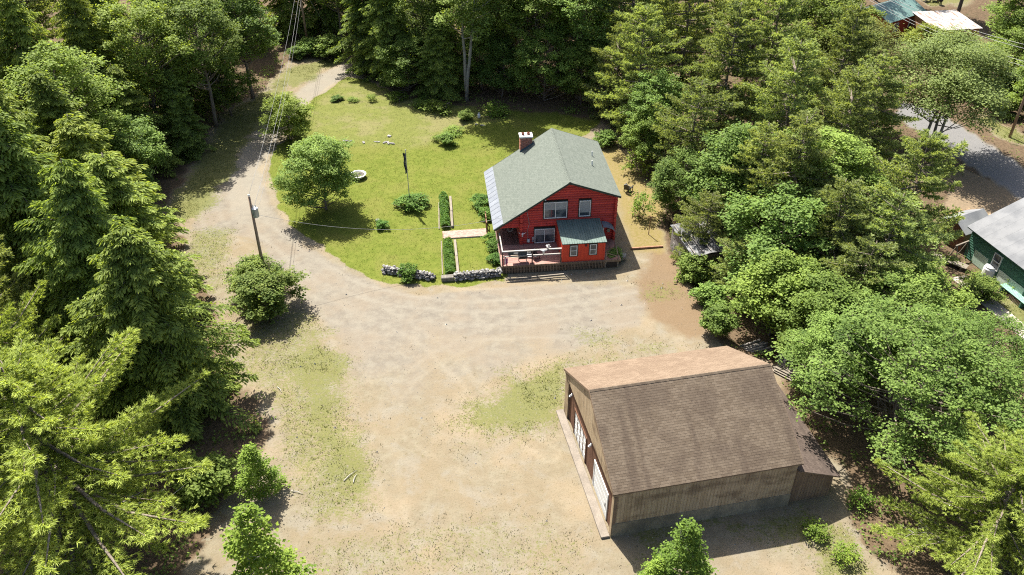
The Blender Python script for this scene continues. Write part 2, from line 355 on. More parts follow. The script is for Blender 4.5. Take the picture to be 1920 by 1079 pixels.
    rd = t.mix(t.rng(fine, .4, .62), (0.112, 0.111, 0.111), (0.144, 0.139, 0.135)); rd = t.mix(t.math('MULTIPLY', t.rng(mid, .55, .68), .5), rd, (0.090, 0.089, 0.089))
    col = t.mix(road, col, rd)
    h = t.math('ADD', t.math('MULTIPLY', fine, .7), t.math('MULTIPLY', med, .9))
    rough = .95
    return t.finish(col, rough, .1, 0, t.bump(h, .40, .07))
M['ground'] = ground_material()

def build_ground():
    def axis(a, b, st, far):
        c = np.concatenate([np.arange(p, q - 1e-6, s_) for p, q, s_ in st] + [[b]]); lo = a - np.geomspace(1, far, 14)[::-1]; hi = b + np.geomspace(1, far, 14)
        return np.concatenate([lo, c, hi])
    xs = axis(-50, 68, ((-50, -31, .9), (-31, 22, .26), (22, 68, .6)), 600); ys = axis(24, 132, ((24, 27, .6), (27, 108, .26), (108, 132, .8)), 700)
    ys = ys[ys > -250]
    X, Y = np.meshgrid(xs, ys); Z = ground_z(X, Y); C = covers(X, Y)
    n0, n1 = X.shape
    V = np.stack([X.ravel(), Y.ravel(), Z.ravel()], 1)
    ca = np.stack([C[k].ravel() for k in ('lawn', 'gravel', 'green', 'forest')], 1)
    cb = np.stack([C[k].ravel() for k in ('brown', 'road', 'field', 'dry')], 1)
    cc = np.stack([C['track'].ravel(), C['nd'].ravel(), X.ravel() * 0, X.ravel() * 0 + 1], 1)
    i = (np.arange(n0 - 1)[:, None] * n1 + np.arange(n1 - 1)[None]).ravel()
    Q = np.stack([i, i + 1, i + n1 + 1, i + n1], 1)
    cen = V[Q].mean(1)
    D = covers(cen[:, 0], cen[:, 1])
    which = np.zeros(len(Q), int)
    which[(D['gravel'] > .5) & (sdf(DRIVE, cen[:, 0], cen[:, 1]) > -.5)] = 1
    which[D['lawn'] > .5] = 2; which[D['road'] > .5] = 3
    for k, nm in enumerate(('ground', 'driveway', 'lawn', 'road')):
        q = Q[which == k]; u, inv = np.unique(q, return_inverse=True)
        me = np_mesh(nm, V[u], quads=inv.reshape(-1, 4), mat=M['ground'], attrs={'ca': ca[u], 'cb': cb[u], 'cc': cc[u]}, smooth=True)
        o = link(nm, me); o['kind'] = 'structure'
        o['label'] = {'ground': 'dry dirt lot and brown forest floor around the buildings', 'driveway': 'pale gravel driveway curving from the woods to the lot',
                      'lawn': 'yellow-green lawn left of the red house', 'road': 'grey paved road behind the trees on the right'}[nm]
build_ground()
# ------------------------------------------------------------------ tree makers
def norm(a): return a / np.maximum(np.linalg.norm(a, axis=-1, keepdims=True), 1e-9)
def leaf_quads(C, A, N, l, w, tint):
    """rhombic leaves: centre, long axis, normal"""
    A = norm(A); B = norm(np.cross(N, A)); n = len(C); l = np.broadcast_to(l, n)[:, None]; w = np.broadcast_to(w, n)[:, None]
    U = norm(np.cross(A, B))
    V = np.stack([C - A * l * .5, C + B * w * .5 - A * l * .05 + U * l * .06, C + A * l * .5 - U * l * .05, C - B * w * .5 - A * l * .05 + U * l * .06], 1).reshape(-1, 3)
    return V, np.arange(n * 4).reshape(n, 4), np.repeat(tint, 4)
def wood_mesh(name, tubes, mat, n=6):
    b = MB()
    for pts, rs in tubes: b.tube(pts, rs, n=7 if rs[0] > .09 else (4 if rs[0] > .045 else 3), cap=rs[0] > .09)
    return b.mesh(name, mat, smooth=True)
def trunk_path(rng, h, bend=.25, k=7):
    off = np.cumsum(rng.normal(0, bend / k, (k, 2)), 0); off[0] = 0
    return [(off[i, 0], off[i, 1], h * i / (k - 1) - (.4 if i == 0 else 0)) for i in range(k)]
def make_hemlock(seed, h, R, mat='hemlock', low=.05, dens=1.0):
    g = np.random.default_rng(seed); C = []; A = []; T = []; Lh = []; tubes = []
    tp = trunk_path(g, h, .3); tubes.append((tp, [max(.03, h * .014 * (1 - i / 6.2)) for i in range(7)]))
    z = h * low; sides = g.uniform(.70, 1.25, 9)
    while z < h * .99:
        f = z / h; nb = int(round((5.4 if f < .7 else 4) * dens)); a0 = g.uniform(0, 6.28)
        for i in range(nb):
            az = a0 + i * 6.283 / nb + g.normal(0, .25)
            L = (R * (1 - f ** 1.15) ** .66 * g.uniform(.48, 1.15) * sides[int(az / 6.283 * 9) % 9] + .22) * (1 if f > .15 else .72 + f * 1.9)
            e = .28 * f + g.normal(-.02, .07); dr = .30 + .1 * g.random() - .1 * f
            d = np.array([math.cos(az), math.sin(az), 0.]); s = np.array([-d[1], d[0], 0.])
            zz = z + g.normal(0, .1); n = max(3, int(L / .19))
            t = np.linspace(.12, 1, n)
            P = d * (L * t)[:, None]; P[:, 2] = zz + L * (e * t - dr * t * t)
            if L > 1.1:
                tubes.append(([(0, 0, zz), tuple(P[n // 2]), tuple(P[-1])], [.02 + .012 * L, .012 + .006 * L, .008]))
            for sg in (-1, 1):
                bl = np.clip((.20 + .48 * L * (1 - t) ** .8), .16, 1.15) * g.uniform(.75, 1.15, n)
                m = 5
                for k in range(m):
                    q = (k + .45 + g.uniform(-.3, .3, n)) / m
                    keep = q * bl > .02
                    bd = d * .72 + s * sg * .78 + g.normal(0, .13, (n, 3)); bd = norm(bd)
                    pos = P + bd * (bl * q)[:, None]; pos[:, 2] -= (.16 + .3 * q) * bl * q + g.normal(0, .03, n)
                    ax = bd.copy(); ax[:, 2] -= .30 + .25 * q; ax += g.normal(0, .22, (n, 3))
                    C.append(pos[keep]); A.append(ax[keep]); tt = .08 + .50 * t * (.4 + .6 * q) + .40 * q * q + g.normal(0, .13, n) + .1 * f
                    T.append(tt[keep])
            # leader spray at the tip
            C.append(P[-1:] + d * .1); A.append((d - [0, 0, .3])[None]); T.append(np.array([.8]))
        z += (.36 - .12 * f) * g.uniform(.8, 1.2) / dens ** .5
    C = np.concatenate(C); A = np.concatenate(A); T = np.clip(np.concatenate(T), 0, 1); n = len(C)
    # drop random sprays in patches for an open, uneven outline
    N = norm(np.array([0, 0, 1.]) + g.normal(0, .38, (n, 3)))
    V, Q, tt = leaf_quads(C, A, N, g.uniform(.26, .46, n), g.uniform(.10, .17, n), T)
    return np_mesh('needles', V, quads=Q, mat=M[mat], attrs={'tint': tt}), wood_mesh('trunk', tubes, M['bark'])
def make_pine(seed, h, R, mat='pine', low=.22, dead=0.0, full=1.0, fwd=False):
    g = np.random.default_rng(seed); TC = []; TD = []; TT = []; tubes = []; deadt = []
    tp = trunk_path(g, h, .45); tubes.append((tp, [max(.03, h * .013 * (1 - i / 6.3)) for i in range(7)]))
    z = h * low; wob = g.uniform(.45, 1.35, 8)
    while z < h * .985:
        f = (z - h * low) / (h * (1 - low)); nb = g.integers(4, 7); a0 = g.uniform(0, 6.28)
        for i in range(nb):
            if g.random() < (.10 if fwd else .2): continue
            az = a0 + i * 6.283 / nb + g.normal(0, .22)
            L = R * (1 - f ** (1.5 if fwd else 2.0)) ** .75 * (g.uniform(.62, 1.15) if fwd else g.uniform(.5, 1.2)) * wob[int(az / 6.283 * 8) % 8] * (1 if f > .12 else .75) + .35
            e = -.10 + .55 * f + g.normal(0, .08); cu = .16 + .10 * g.random()
            d = np.array([math.cos(az), math.sin(az), 0.]); s = np.array([-d[1], d[0], 0.]); zz = z + g.normal(0, .12)
            bow = g.normal(0, .10)
            n = max(4, int(L / .22)); t = np.linspace((.07 if fwd else .22) if L > 1.5 else .07, 1, n)
            P = d * (L * t)[:, None] + s * (bow * L * t * t)[:, None]; P[:, 2] = zz + L * (e * t - .22 * t + cu * t ** 2.4)
            if L > .9: tubes.append(([(0, 0, zz), tuple(P[n // 2]), tuple(P[-1])], [.025 + .014 * L, .014 + .007 * L, .01]))
            for sg in (-1, 1):
                bl = np.clip(.26 + .42 * L * (1 - t) ** .75 * np.minimum(1, t * 2.2), .2, 1.35) * g.uniform(.7, 1.2, n) * full
                m = 4
                for k in range(m):
                    q = (k + .6 + g.uniform(-.35, .35, n)) / m
                    bd = norm(d * (1.0 if fwd else .80) + s * sg * (.5 if fwd else .66) + g.normal(0, .16, (n, 3)) + np.array([0, 0, .10]))
                    pos = P + bd * (bl * q)[:, None] + g.normal(0, .05, (n, 3)); pos[:, 2] += .08 * bl * q
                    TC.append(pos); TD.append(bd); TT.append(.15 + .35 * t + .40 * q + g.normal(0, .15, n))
            TC.append(P); TD.append(np.tile(d + [0, 0, .3], (n, 1))); TT.append(.2 + .5 * t)
        z += (.62 - .16 * f) * g.uniform(.75, 1.25) * (.85 if fwd else 1)
    if dead:
        for i in range(int(dead)):
            az = g.uniform(0, 6.28); zz = h * g.uniform(.10, low + .12); L = R * g.uniform(.35, .7); p = [(0, 0, zz)]
            for k in range(1, 5): p.append((math.cos(az + g.normal(0, .1)) * L * k / 4, math.sin(az + g.normal(0, .1)) * L * k / 4, zz - .05 * L * k / 4 + g.normal(0, .06)))
            deadt.append((p, [.045, .035, .025, .018, .01]))
            for k in range(2, 5):
                for sg in (-1, 1): 
                    e = np.array(p[k]); deadt.append(([tuple(e), tuple(e + np.array([math.cos(az + sg * .7), math.sin(az + sg * .7), g.normal(0, .15)]) * L * .22)], [.018, .006]))
    C = np.concatenate(TC); D = norm(np.concatenate(TD)); T = np.clip(np.concatenate(TT), 0, 1); nt = len(C); B = 12 if fwd else 8
    C = np.repeat(C, B, 0); D = np.repeat(D, B, 0); T = np.repeat(T, B) + g.normal(0, .08, nt * B); n = nt * B
    dd = norm(D + g.normal(0, .50, (n, 3)) + np.array([0, 0, .28])); sd_ = norm(np.cross(dd, g.normal(0, 1, (n, 3))))
    l = g.uniform(.15, .29, n)[:, None]; w = (g.uniform(.016, .030, n) if fwd else g.uniform(.026, .050, n))[:, None]
    V = np.stack([C - sd_ * w, C + sd_ * w, C + dd * l], 1).reshape(-1, 3)
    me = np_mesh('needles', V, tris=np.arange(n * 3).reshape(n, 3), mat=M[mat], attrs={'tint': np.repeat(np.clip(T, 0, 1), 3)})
    dm = wood_mesh('dead_branch', deadt, M['deadwood'], 4) if dead else None
    return me, wood_mesh('trunk', tubes, M['bark']), dm
def make_broad(seed, h, R, mat='maple', cb=.28, nl=26, cl=60, lf=11, ls=.24, shape='round', bark='bark', trunks=1, lr=(.26, .42), flat=.7, spread=.24, tr=.018):
    g = np.random.default_rng(seed); tubes = []; C = []; N = []; T = []
    bases = [np.zeros(2)] if trunks == 1 else [g.normal(0, .35, 2) for _ in range(trunks)]
    tps = []
    for b_ in bases:
        tp = trunk_path(g, h * .86, .7 if trunks == 1 else 1.2); tp = [(p[0] + b_[0], p[1] + b_[1], p[2]) for p in tp]; tps.append(tp)
        tubes.append((tp, [max(.02, h * tr * (1 - i / 6.4)) for i in range(7)]))
    zc = h * (cb + (1 - cb) * .46); av = h * (1 - cb) * .56
    for i in range(nl):
        az = i * 2.39996 + g.normal(0, .3)
        if shape == 'cone':
            f = ((i + .5) / nl) ** 1.15; rr = R * (1 - f) ** .7 * g.uniform(.45, .85) ; c = np.array([math.cos(az) * rr, math.sin(az) * rr, h * (cb + (1 - cb) * f * .96)])
            rl = R * g.uniform(*lr) * (1 - .45 * f)
        else:
            v = -.62 + 1.55 * ((i + g.uniform(.2, .8)) / nl); v = min(v, .93); hr = math.sqrt(max(.02, 1 - v * v)); k = g.uniform(.34, .95) * (1 + .16 * math.sin(az * 3 + seed) + .10 * math.sin(az * 5 + 2 * seed))
            c = np.array([math.cos(az) * R * hr * k, math.sin(az) * R * hr * k, zc + av * v * (.80 + .12 * g.random())]); rl = R * g.uniform(*lr)
        tp = tps[i % len(tps)]; za = max(h * cb * .6, c[2] - .55 * np.hypot(c[0], c[1]) - rl * .3); fz = min(5.99, za / (h * .86) * 6); i0 = int(fz)
        p0 = np.array(tp[i0]) + (np.array(tp[min(i0 + 1, 6)]) - np.array(tp[i0])) * (fz - i0)
        mid = (p0 + c) / 2 + np.array([0, 0, -.05 * R]) + g.normal(0, .08, 3)
        w0 = h * tr * .42 * (1 - za / h * .6); tubes.append(([tuple(p0), tuple(mid), tuple(c)], [w0, w0 * .65, w0 * .3]))
        nc = max(6, int(cl * (rl / (.34 * R)) ** 2)); d = norm(g.normal(0, 1, (nc, 3))); d[:, 2] = np.where(d[:, 2] < -.25, -d[:, 2] * .8, d[:, 2]); d = norm(d)
        rad = rl * (g.uniform(.20, 1.0, nc) ** .55)[:, None] * (1 + .18 * g.normal(0, 1, (nc, 1)))
        cp = c + d * rad * np.array([1, 1, flat]); tl = g.normal(0, .10)
        for q in range(0, nc, max(1, nc // 7)): tubes.append(([tuple(c), tuple((c + cp[q]) / 2 + g.normal(0, .05, 3)), tuple(cp[q])], [w0 * .28, w0 * .18, .008]))
        k = lf; cc = np.repeat(cp, k, 0) + g.normal(0, 1, (nc * k, 3)) * np.array([spread, spread, spread * .5])
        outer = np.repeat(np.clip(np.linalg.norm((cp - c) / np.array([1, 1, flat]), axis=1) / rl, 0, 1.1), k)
        C.append(cc); N.append(np.repeat(d, k, 0) * .40 + np.array([0, .10, 1.15]) + g.normal(0, .42, (nc * k, 3)))
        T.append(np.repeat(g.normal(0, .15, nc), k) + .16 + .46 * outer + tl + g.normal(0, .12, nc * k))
    C = np.concatenate(C); N = norm(np.concatenate(N)); T = np.clip(np.concatenate(T), 0, 1); n = len(C)
    C[:, 2] = np.maximum(C[:, 2], .05)
    A = np.cross(N, g.normal(0, 1, (n, 3))); s = g.uniform(.7, 1.25, n) * ls
    V, Q, tt = leaf_quads(C, A, N, s, s * .8, T)
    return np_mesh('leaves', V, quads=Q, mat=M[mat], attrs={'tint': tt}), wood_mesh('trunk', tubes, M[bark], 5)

PROTO = {}
def proto(kind):
    if kind in PROTO: return PROTO[kind]
    k, i = kind[:-1], int(kind[-1]); dm = None
    if k == 'hemlock': h, r = 16, 4.6; me, tr = make_hemlock(100 + i, h, r)
    elif k == 'nearhemlock': h, r = 15, 5.6; me, tr = make_hemlock(130 + i, h, r, dens=1.2)
    elif k == 'pine': h, r = 16, 4.2; me, tr, dm = make_pine(200 + i, h, r)
    elif k == 'lowpine': h, r = 13, 4.6; me, tr, dm = make_pine(260 + i, h, r, low=.07)
    elif k == 'lowmaple': h, r = 9, 3.8; me, tr = make_broad(360 + i, h, r, cb=.05, nl=60, cl=54, lf=14, ls=.20, lr=(.15, .32))
    elif k == 'nearpine': h, r = 15, 6.2; me, tr, dm = make_pine(230 + i, h, r, mat='nearpine', low=.16, dead=16, full=.80, fwd=True)
    elif k == 'maple': h, r = 14, 4.4; me, tr = make_broad(300 + i, h, r, nl=62, cl=54, lf=14, ls=.205, lr=(.14, .31))
    elif k == 'nearmaple': h, r = 11, 7.0; me, tr = make_broad(330 + i, h, r, cb=.12, nl=104, cl=110, lf=13, ls=.17, lr=(.10, .22), spread=.2)
    elif k == 'yellow': h, r = 14, 4.4; me, tr = make_broad(400 + i, h, r, mat='yellow', nl=60, cl=52, lf=14, ls=.205, lr=(.14, .31))
    elif k == 'birch': h, r = 13, 5.0; me, tr = make_broad(500 + i, h, r, mat='birch', nl=46, cl=80, ls=.18, bark='greybark', trunks=3, spread=.34, tr=.013)
    elif k == 'tallbirch': h, r = 20, 4.4; me, tr = make_broad(520 + i, h, r, mat='maple', cb=.36, nl=32, cl=52, ls=.23, bark='greybark', trunks=2, tr=.0125)
    elif k == 'sapling': h, r = 5, 1.5; me, tr = make_broad(600 + i, h, r, mat='sapling', cb=.10, nl=36, cl=26, lf=9, ls=.13, shape='cone', lr=(.26, .40), bark='greybark', spread=.12, tr=.009)
    elif k == 'apple': h, r = 7.2, 4.0; me, tr = make_broad(640 + i, h, r, mat='apple', cb=.10, nl=52, cl=84, lf=11, ls=.17, lr=(.18, .32), spread=.18)
    elif k == 'bush': h, r = 3.2, 2.3; me, tr = make_broad(700 + i, h, r, mat='bush', cb=.02, nl=34, cl=42, lf=10, ls=.16, lr=(.24, .36), spread=.14, trunks=3, tr=.010, flat=.8)
    elif k == 'youngmaple': h, r = 5, 3.2; me, tr = make_broad(670 + i, h, r, mat='yellow', cb=.04, nl=50, cl=50, lf=10, ls=.18, lr=(.18, .32), spread=.16)
    elif k == 'weed': h, r = 1.0, .9; me, tr = make_broad(780 + i, h, r, mat='sapling', cb=.0, nl=22, cl=7, lf=5, ls=.12, lr=(.16, .34), spread=.12, trunks=3, tr=.006)
    elif k == 'shrub': h, r = 1.2, .9; me, tr = make_broad(740 + i, h, r, mat='hosta', cb=.02, nl=14, cl=16, lf=8, ls=.14, lr=(.28, .42), spread=.10, trunks=3, tr=.010)
    elif k == 'darkshrub': h, r = 2.0, 1.5; me, tr = make_broad(760 + i, h, r, mat='maple', cb=.02, nl=20, cl=26, lf=9, ls=.17, lr=(.26, .42), spread=.13, trunks=3, tr=.010)
    PROTO[kind] = (me, tr, dm, h, r); return PROTO[kind]
def plant(kind, x, y, h, r, name, label, cat='tree', group=None, rz=None, z=None):
    me, tr, dm, h0, r0 = proto(kind)
    z = float(ground_z(x, y)) if z is None else z
    rz = random.uniform(0, 6.28) if rz is None else rz
    e = empty(name, (x, y, z), rz, label, cat, group, (r / r0 * random.uniform(.93, 1.07), r / r0 * random.uniform(.93, 1.07), h / h0))
    e.rotation_euler = (random.uniform(-.05, .05), random.uniform(-.05, .05), rz)
    link('crown', me, e); link('trunk' if cat == 'tree' else 'stems', tr, e)
    if dm: link('dead_branches', dm, e)
    return e
# ------------------------------------------------------------------ building materials
M['redlog'] = simple('red_stained_log', (.46, .045, .032), (.37, .034, .025), .55, 2.5, .4, stretch=(.4, 3, 3), objrand=.14, fine=.18)
M['redcore'] = simple('dark_red_core', (.10, .012, .010), None, .8)
M['redply'] = simple('orange_red_plywood', (.56, .060, .026), (.46, .045, .022), .6, 2.0, .3, stretch=(3, 3, .5), fine=.15)
M['greentrim'] = simple('dark_green_trim', (.022, .035, .028), None, .6)
M['white'] = simple('white_paint', (.60, .60, .58), (.52, .52, .50), .5, 4)
def glassmat():
    t = NT('window_glass'); vec = t.n('TexCoord').outputs['Object']; r = t.n('ObjectInfo').outputs['Random']
    c = t.mix(t.rng(t.noise(vec, 1.6, 2), .4, .6), (.035, .045, .055), (.10, .115, .12)); return t.finish(c, .06, .6)
M['glass'] = glassmat()
M['curtain'] = simple('window_blind', (.30, .31, .30), (.20, .21, .21), .8, 6, stretch=(.3, 1, 5))
M['deck'] = simple('deck_board', (.23, .115, .09), (.29, .155, .125), .75, 3, stretch=(.5, 4, 4), objrand=.16, fine=.15)
M['porch'] = simple('shaded_porch_board', (.10, .045, .035), (.13, .065, .05), .8, 3, stretch=(4, .5, 4), objrand=.16)  # deck-board tone darkened to paint in the shade under the porch roof
M['picket'] = simple('weathered_picket', (.17, .125, .085), (.11, .08, .055), .9, 5, stretch=(1, 1, .3), objrand=.22)
M['railing'] = simple('grey_rail', (.27, .255, .235), (.20, .19, .17), .8, 5, stretch=(.3, 1, 1))
M['darkpost'] = simple('dark_post', (.07, .05, .04), None, .8)
M['silver'] = simple('pale_metal', (.165, .178, .198), (.140, .153, .174), .75, 2, .1, .0, objrand=.05)
M['shedroof'] = simple('green_metal', (.098, .132, .116), (.115, .150, .132), .75, 2, .1, .0, objrand=.05)
M['brick'] = simple('chimney_brick', (.22, .075, .05), (.30, .13, .09), .9, 9, objrand=.3, fine=.25)
M['mortar'] = simple('mortar', (.40, .38, .35), None, .95)
M['concrete'] = simple('concrete', (.185, .158, .128), (.150, .128, .104), .92, 1.5, fine=.14, bump=.2)
M['stainconc'] = simple('stained_concrete', (.215, .185, .130), (.125, .112, .082), .92, .9, stretch=(1, 1, .5), fine=.2, bump=.2)
M['stone'] = simple('field_stone', (.24, .23, .215), (.13, .122, .115), .92, 3.5, objrand=.32, fine=.2, bump=.4)
M['black'] = simple('black_enamel', (.018, .018, .02), None, .35, spec=.5)
M['steel'] = simple('grey_steel', (.42, .43, .44), (.33, .34, .35), .45, 3, .5, .5)
M['brownwood'] = simple('brown_wood', (.16, .085, .05), (.22, .12, .07), .85, 3, stretch=(1, 1, .3), objrand=.15)
M['polewood'] = simple('pole_wood', (.20, .13, .085), (.28, .20, .14), .9, 4, stretch=(1, 1, .15))
M['wire'] = simple('wire', (.20, .20, .20), None, .6)
M['timber'] = simple('weathered_timber', (.185, .16, .125), (.135, .115, .09), .9, 3, stretch=(.4, 3, 3), objrand=.15)

def shingle_mat(name, c, c2, c3, streak=0.0, sc=(3.2, 3.2, 3.2)):
    """asphalt shingle: tone per tab, mineral grain, weather streaks down the slope"""
    t = NT(name); vec = t.n('TexCoord').outputs['Object']; tab = t.attr('tint').outputs['Fac']
    r = t.n('ObjectInfo').outputs['Random']
    f = t.math('FRACT', t.math('ADD', tab, t.math('MULTIPLY', r, 3.7)))
    col = t.mix(t.rng(f, .1, .9), c, c2); col = t.mix(t.math('MULTIPLY', t.rng(t.noise(vec, .55, 4, .6), .42, .66), .6), col, c3)
    col = t.mix(1.0, col, t.mix(t.rng(t.noise(vec, 26, 2, .8), .3, .7), (.78,) * 3, (1.2,) * 3), 'MULTIPLY')
    if streak:
        s = t.noise(t.scalevec(vec, (1.7, .16, .16)), 1.0, 3, .6); col = t.mix(t.math('MULTIPLY', t.rng(s, .50, .72), streak), col, c3)
        s2 = t.noise(t.scalevec(vec, (.9, .22, .22)), 1.3, 3, .6); col = t.mix(t.math('MULTIPLY', t.rng(s2, .56, .74), streak * .7), col, c2)
    return t.finish(col, .93, .15)
M['greenshingle'] = shingle_mat('green_shingle', (.090, .103, .087), (.108, .121, .103), (.098, .110, .094))
M['brownshingle'] = shingle_mat('brown_shingle', (.092, .070, .049), (.118, .092, .066), (.066, .049, .036), .75)
M['tanshingle'] = shingle_mat('tan_shingle', (.128, .092, .063), (.158, .116, .081), (.110, .077, .052), .4)

def tab_rows(o, du, dv, nu_len, nv_len, course, tabw, lap=.002, thick=.004, seed=1):
    """tabs of a shingled slope as (corner points, tint): o origin at eave corner, du along eave, dv up-slope (unit vectors)"""
    g = random.Random(seed); o = Vector(o); du = Vector(du); dv = Vector(dv); n = du.cross(dv).normalized()
    if n.z < 0: n = -n
    out = []; k = 0; v = 0.0
    while v < nv_len - .02:
        v1 = min(v + course * 1.06, nv_len); u = -tabw * (.5 if k % 2 else 0) - g.uniform(0, .08)
        while u < nu_len:
            a = max(u, 0) + .004; b = min(u + tabw, nu_len) - .004; u += tabw
            if b - a < .03: continue
            dz = thick * g.uniform(.8, 1.5); e0 = v - g.uniform(0, .012)
            p = lambda uu, vv, hh: o + du * uu + dv * vv + n * hh
            out.append(([p(a, e0, dz + lap), p(b, e0, dz + lap), p(b, v1, lap * .4), p(a, v1, lap * .4), p(a, e0, -.016), p(b, e0, -.016)], g.random()))
        v += course; k += 1
    return out
TABF = [(0, 1, 2, 3), (0, 4, 5, 1)]
def tabs_mesh(name, tabs, mat):
    V = []; Q = []; T = []
    for P, t in tabs:
        n = len(V); V += [tuple(p) for p in P]; Q += [tuple(i + n for i in f) for f in TABF]; T += [t] * 6
    return np_mesh(name, V, quads=Q, mat=mat, attrs={'tint': T})

def window(parent, u0, u1, z0, z1, w, panes=2, mull='v', depth=.10, blind=.0, trim=True):
    """window on a wall whose outside faces -w: dark trim, white frame, panes"""
    win = empty('window', (0, 0, 0)); win.parent = parent
    if trim:
        t = MB(); q = .07
        t.box(u0 - q, u1 + q, w - .05, w + .12, z0 - q, z0); t.box(u0 - q, u1 + q, w - .05, w + .12, z1, z1 + q)
        t.box(u0 - q, u0, w - .05, w + .12, z0, z1); t.box(u1, u1 + q, w - .05, w + .12, z0, z1)
        t.build('trim', M['greentrim'], win)
    f = MB(); q = .06; a = w - depth
    f.box(u0, u1, a, w + .05, z0, z0 + q); f.box(u0, u1, a, w + .05, z1 - q, z1); f.box(u0, u0 + q, a, w + .05, z0 + q, z1 - q); f.box(u1 - q, u1, a, w + .05, z0 + q, z1 - q)
    cuts = []
    for i in range(1, panes):
        if mull == 'v': m = u0 + (u1 - u0) * i / panes; f.box(m - q * .5, m + q * .5, a, w + .05, z0 + q, z1 - q)
        else: m = z0 + (z1 - z0) * i / panes; f.box(u0 + q, u1 - q, a, w + .05, m - q * .4, m + q * .4)
    f.build('frame', M['white'], win)
    for i in range(panes):
        if mull == 'v': x0 = u0 + q + (u1 - u0 - q) * i / panes; x1 = u0 + (u1 - u0 - q) * (i + 1) / panes; y0, y1 = z0 + q, z1 - q
        else: x0, x1 = u0 + q, u1 - q; y0 = z0 + q + (z1 - z0 - q) * i / panes; y1 = z0 + (z1 - z0 - q) * (i + 1) / panes
        MB().box(x0, x1, w - .045, w - .035, y0, y1).build('pane', M['glass'], win)
    if blind: MB().box(u0 + q, u1 - q, w - .048, w - .0455, z1 - q - (z1 - z0) * blind, z1 - q).build('blind', M['curtain'], win)
    return win

# ------------------------------------------------------------------ the red log house
HX, HY, HA = 8.838, 62.003, .1058
house = empty('log_house', (HX, HY, 0), HA, 'red log house with grey-green saltbox roof, brick chimney and side porch', 'house')
UR, ZR, ZE, ZL, UL, UE, WB, WF = -4.138, 6.776, 5.185, 2.58, -10.47, .314, 9.97, -.54
roof_l = lambda u: ZR - (ZR - ZL) / (UR - UL) * (UR - u)
roof_r = lambda u: ZR - (ZR - ZE) / (UE - UR) * (u - UR)
def hroof(u): return roof_l(u) if u < UR else roof_r(u)
# solid core added behind the logs to block light
cz = .22
core = MB(); core.prism([(-8.10, .05), (-.02, .05), (-.02, hroof(-.02) - cz), (UR, ZR - cz), (-8.10, hroof(-8.10) - cz)], .02, 9.7)
core.build('wall', M['redcore'], house)
LH = .232; k = 0; z = .17
SLOT = [(-6.25, -4.13, 3.13, 4.83), (-3.22, -2.11, 3.16, 4.83), (-7.01, -5.13, .72, 2.25)]
while z < ZR - .25:
    r = LH * .53; zt = z + r * .4
    ur = min(.16, UR + (ZR - cz - zt) / ((ZR - ZE) / (UE - UR))); ul_roof = UR - (ZR - cz - zt) / ((ZR - ZL) / (UR - UL))
    ul = max(ul_roof, -10.0 if z > 2.42 else -8.28)
    segs = [(ul, ur)]
    for (a, b, z0, z1) in SLOT:
        if z0 - .05 < z < z1 + .05:
            ns = []
            for (p, q) in segs:
                if p < a and q > b: ns += [(p, a), (b, q)]
                else: ns.append((p, q))
            segs = ns
    for (p, q) in segs:
        if q - p > .15:
            bb = MB(); n = 8; ring = [(.02 - (r * 1.02) * max(-.15, math.sin(2 * math.pi * j / n + .39)), z + r * math.cos(2 * math.pi * j / n + .39)) for j in range(n)]
            bb.prism(ring, p, q, 'x'); bb.build('log', M['redlog'], house, smooth=False)
    # side wall logs, crossing at the corners half a course higher
    zs = z + LH / 2
    if zs < roof_r(0) - .25: MB().tube([(0, -.30 - .07 * (k % 2), zs), (0, 9.85, zs)], r, 8).build('log', M['redlog'], house)
    if zs < 2.5 or zs < roof_l(-8.12) - .3: MB().tube([(-8.12, -.30 - .07 * (k % 2), zs), (-8.12, 9.8, zs)], r, 8).build('log', M['redlog'], house)
    z += LH; k += 1
# roof deck, fascia and shingles
roof = empty('roof', (0, 0, 0)); roof.parent = house
slL = math.hypot(UR - UL, ZR - ZL); slR = math.hypot(UE - UR, ZR - ZE)
q_ = .022; b = MB(); b.slab([(UL, WF, ZL - q_), (UR, WF, ZR - q_), (UR, WB, ZR - q_), (UL, WB, ZL - q_)], .10); b.slab([(UR, WF, ZR - q_), (UE, WF, ZE - q_), (UE, WB, ZE - q_), (UR, WB, ZR - q_)], .10)
b.build('roof_deck', M['greentrim'], roof)
for (p, q) in (((UL, ZL), (UR, ZR)), ((UR, ZR), (UE, ZE))):
    for wy in (WF - .035, WB + .002):
        MB().prism([(p[0], p[1] - .17), (q[0], q[1] - .17), (q[0], q[1] + .012), (p[0], p[1] + .012)], wy, wy + .033).build('fascia', M['greentrim'], roof)
dL = Vector((UR - UL, 0, ZR - ZL)).normalized(); dR = Vector((UR - UE, 0, ZR - ZE)).normalized()
met = .92
tabs = tab_rows(Vector((UL, WF, ZL)) + dL * met, (0, 1, 0), dL, WB - WF, slL - met, .14, .30, seed=4) + tab_rows((UE, WF, ZE), (0, 1, 0), dR, WB - WF, slR, .14, .30, seed=5)
o = link('shingles', tabs_mesh('shingles', tabs, M['greenshingle']), roof); o['kind'] = 'stuff'
g = random.Random(2); y = WF
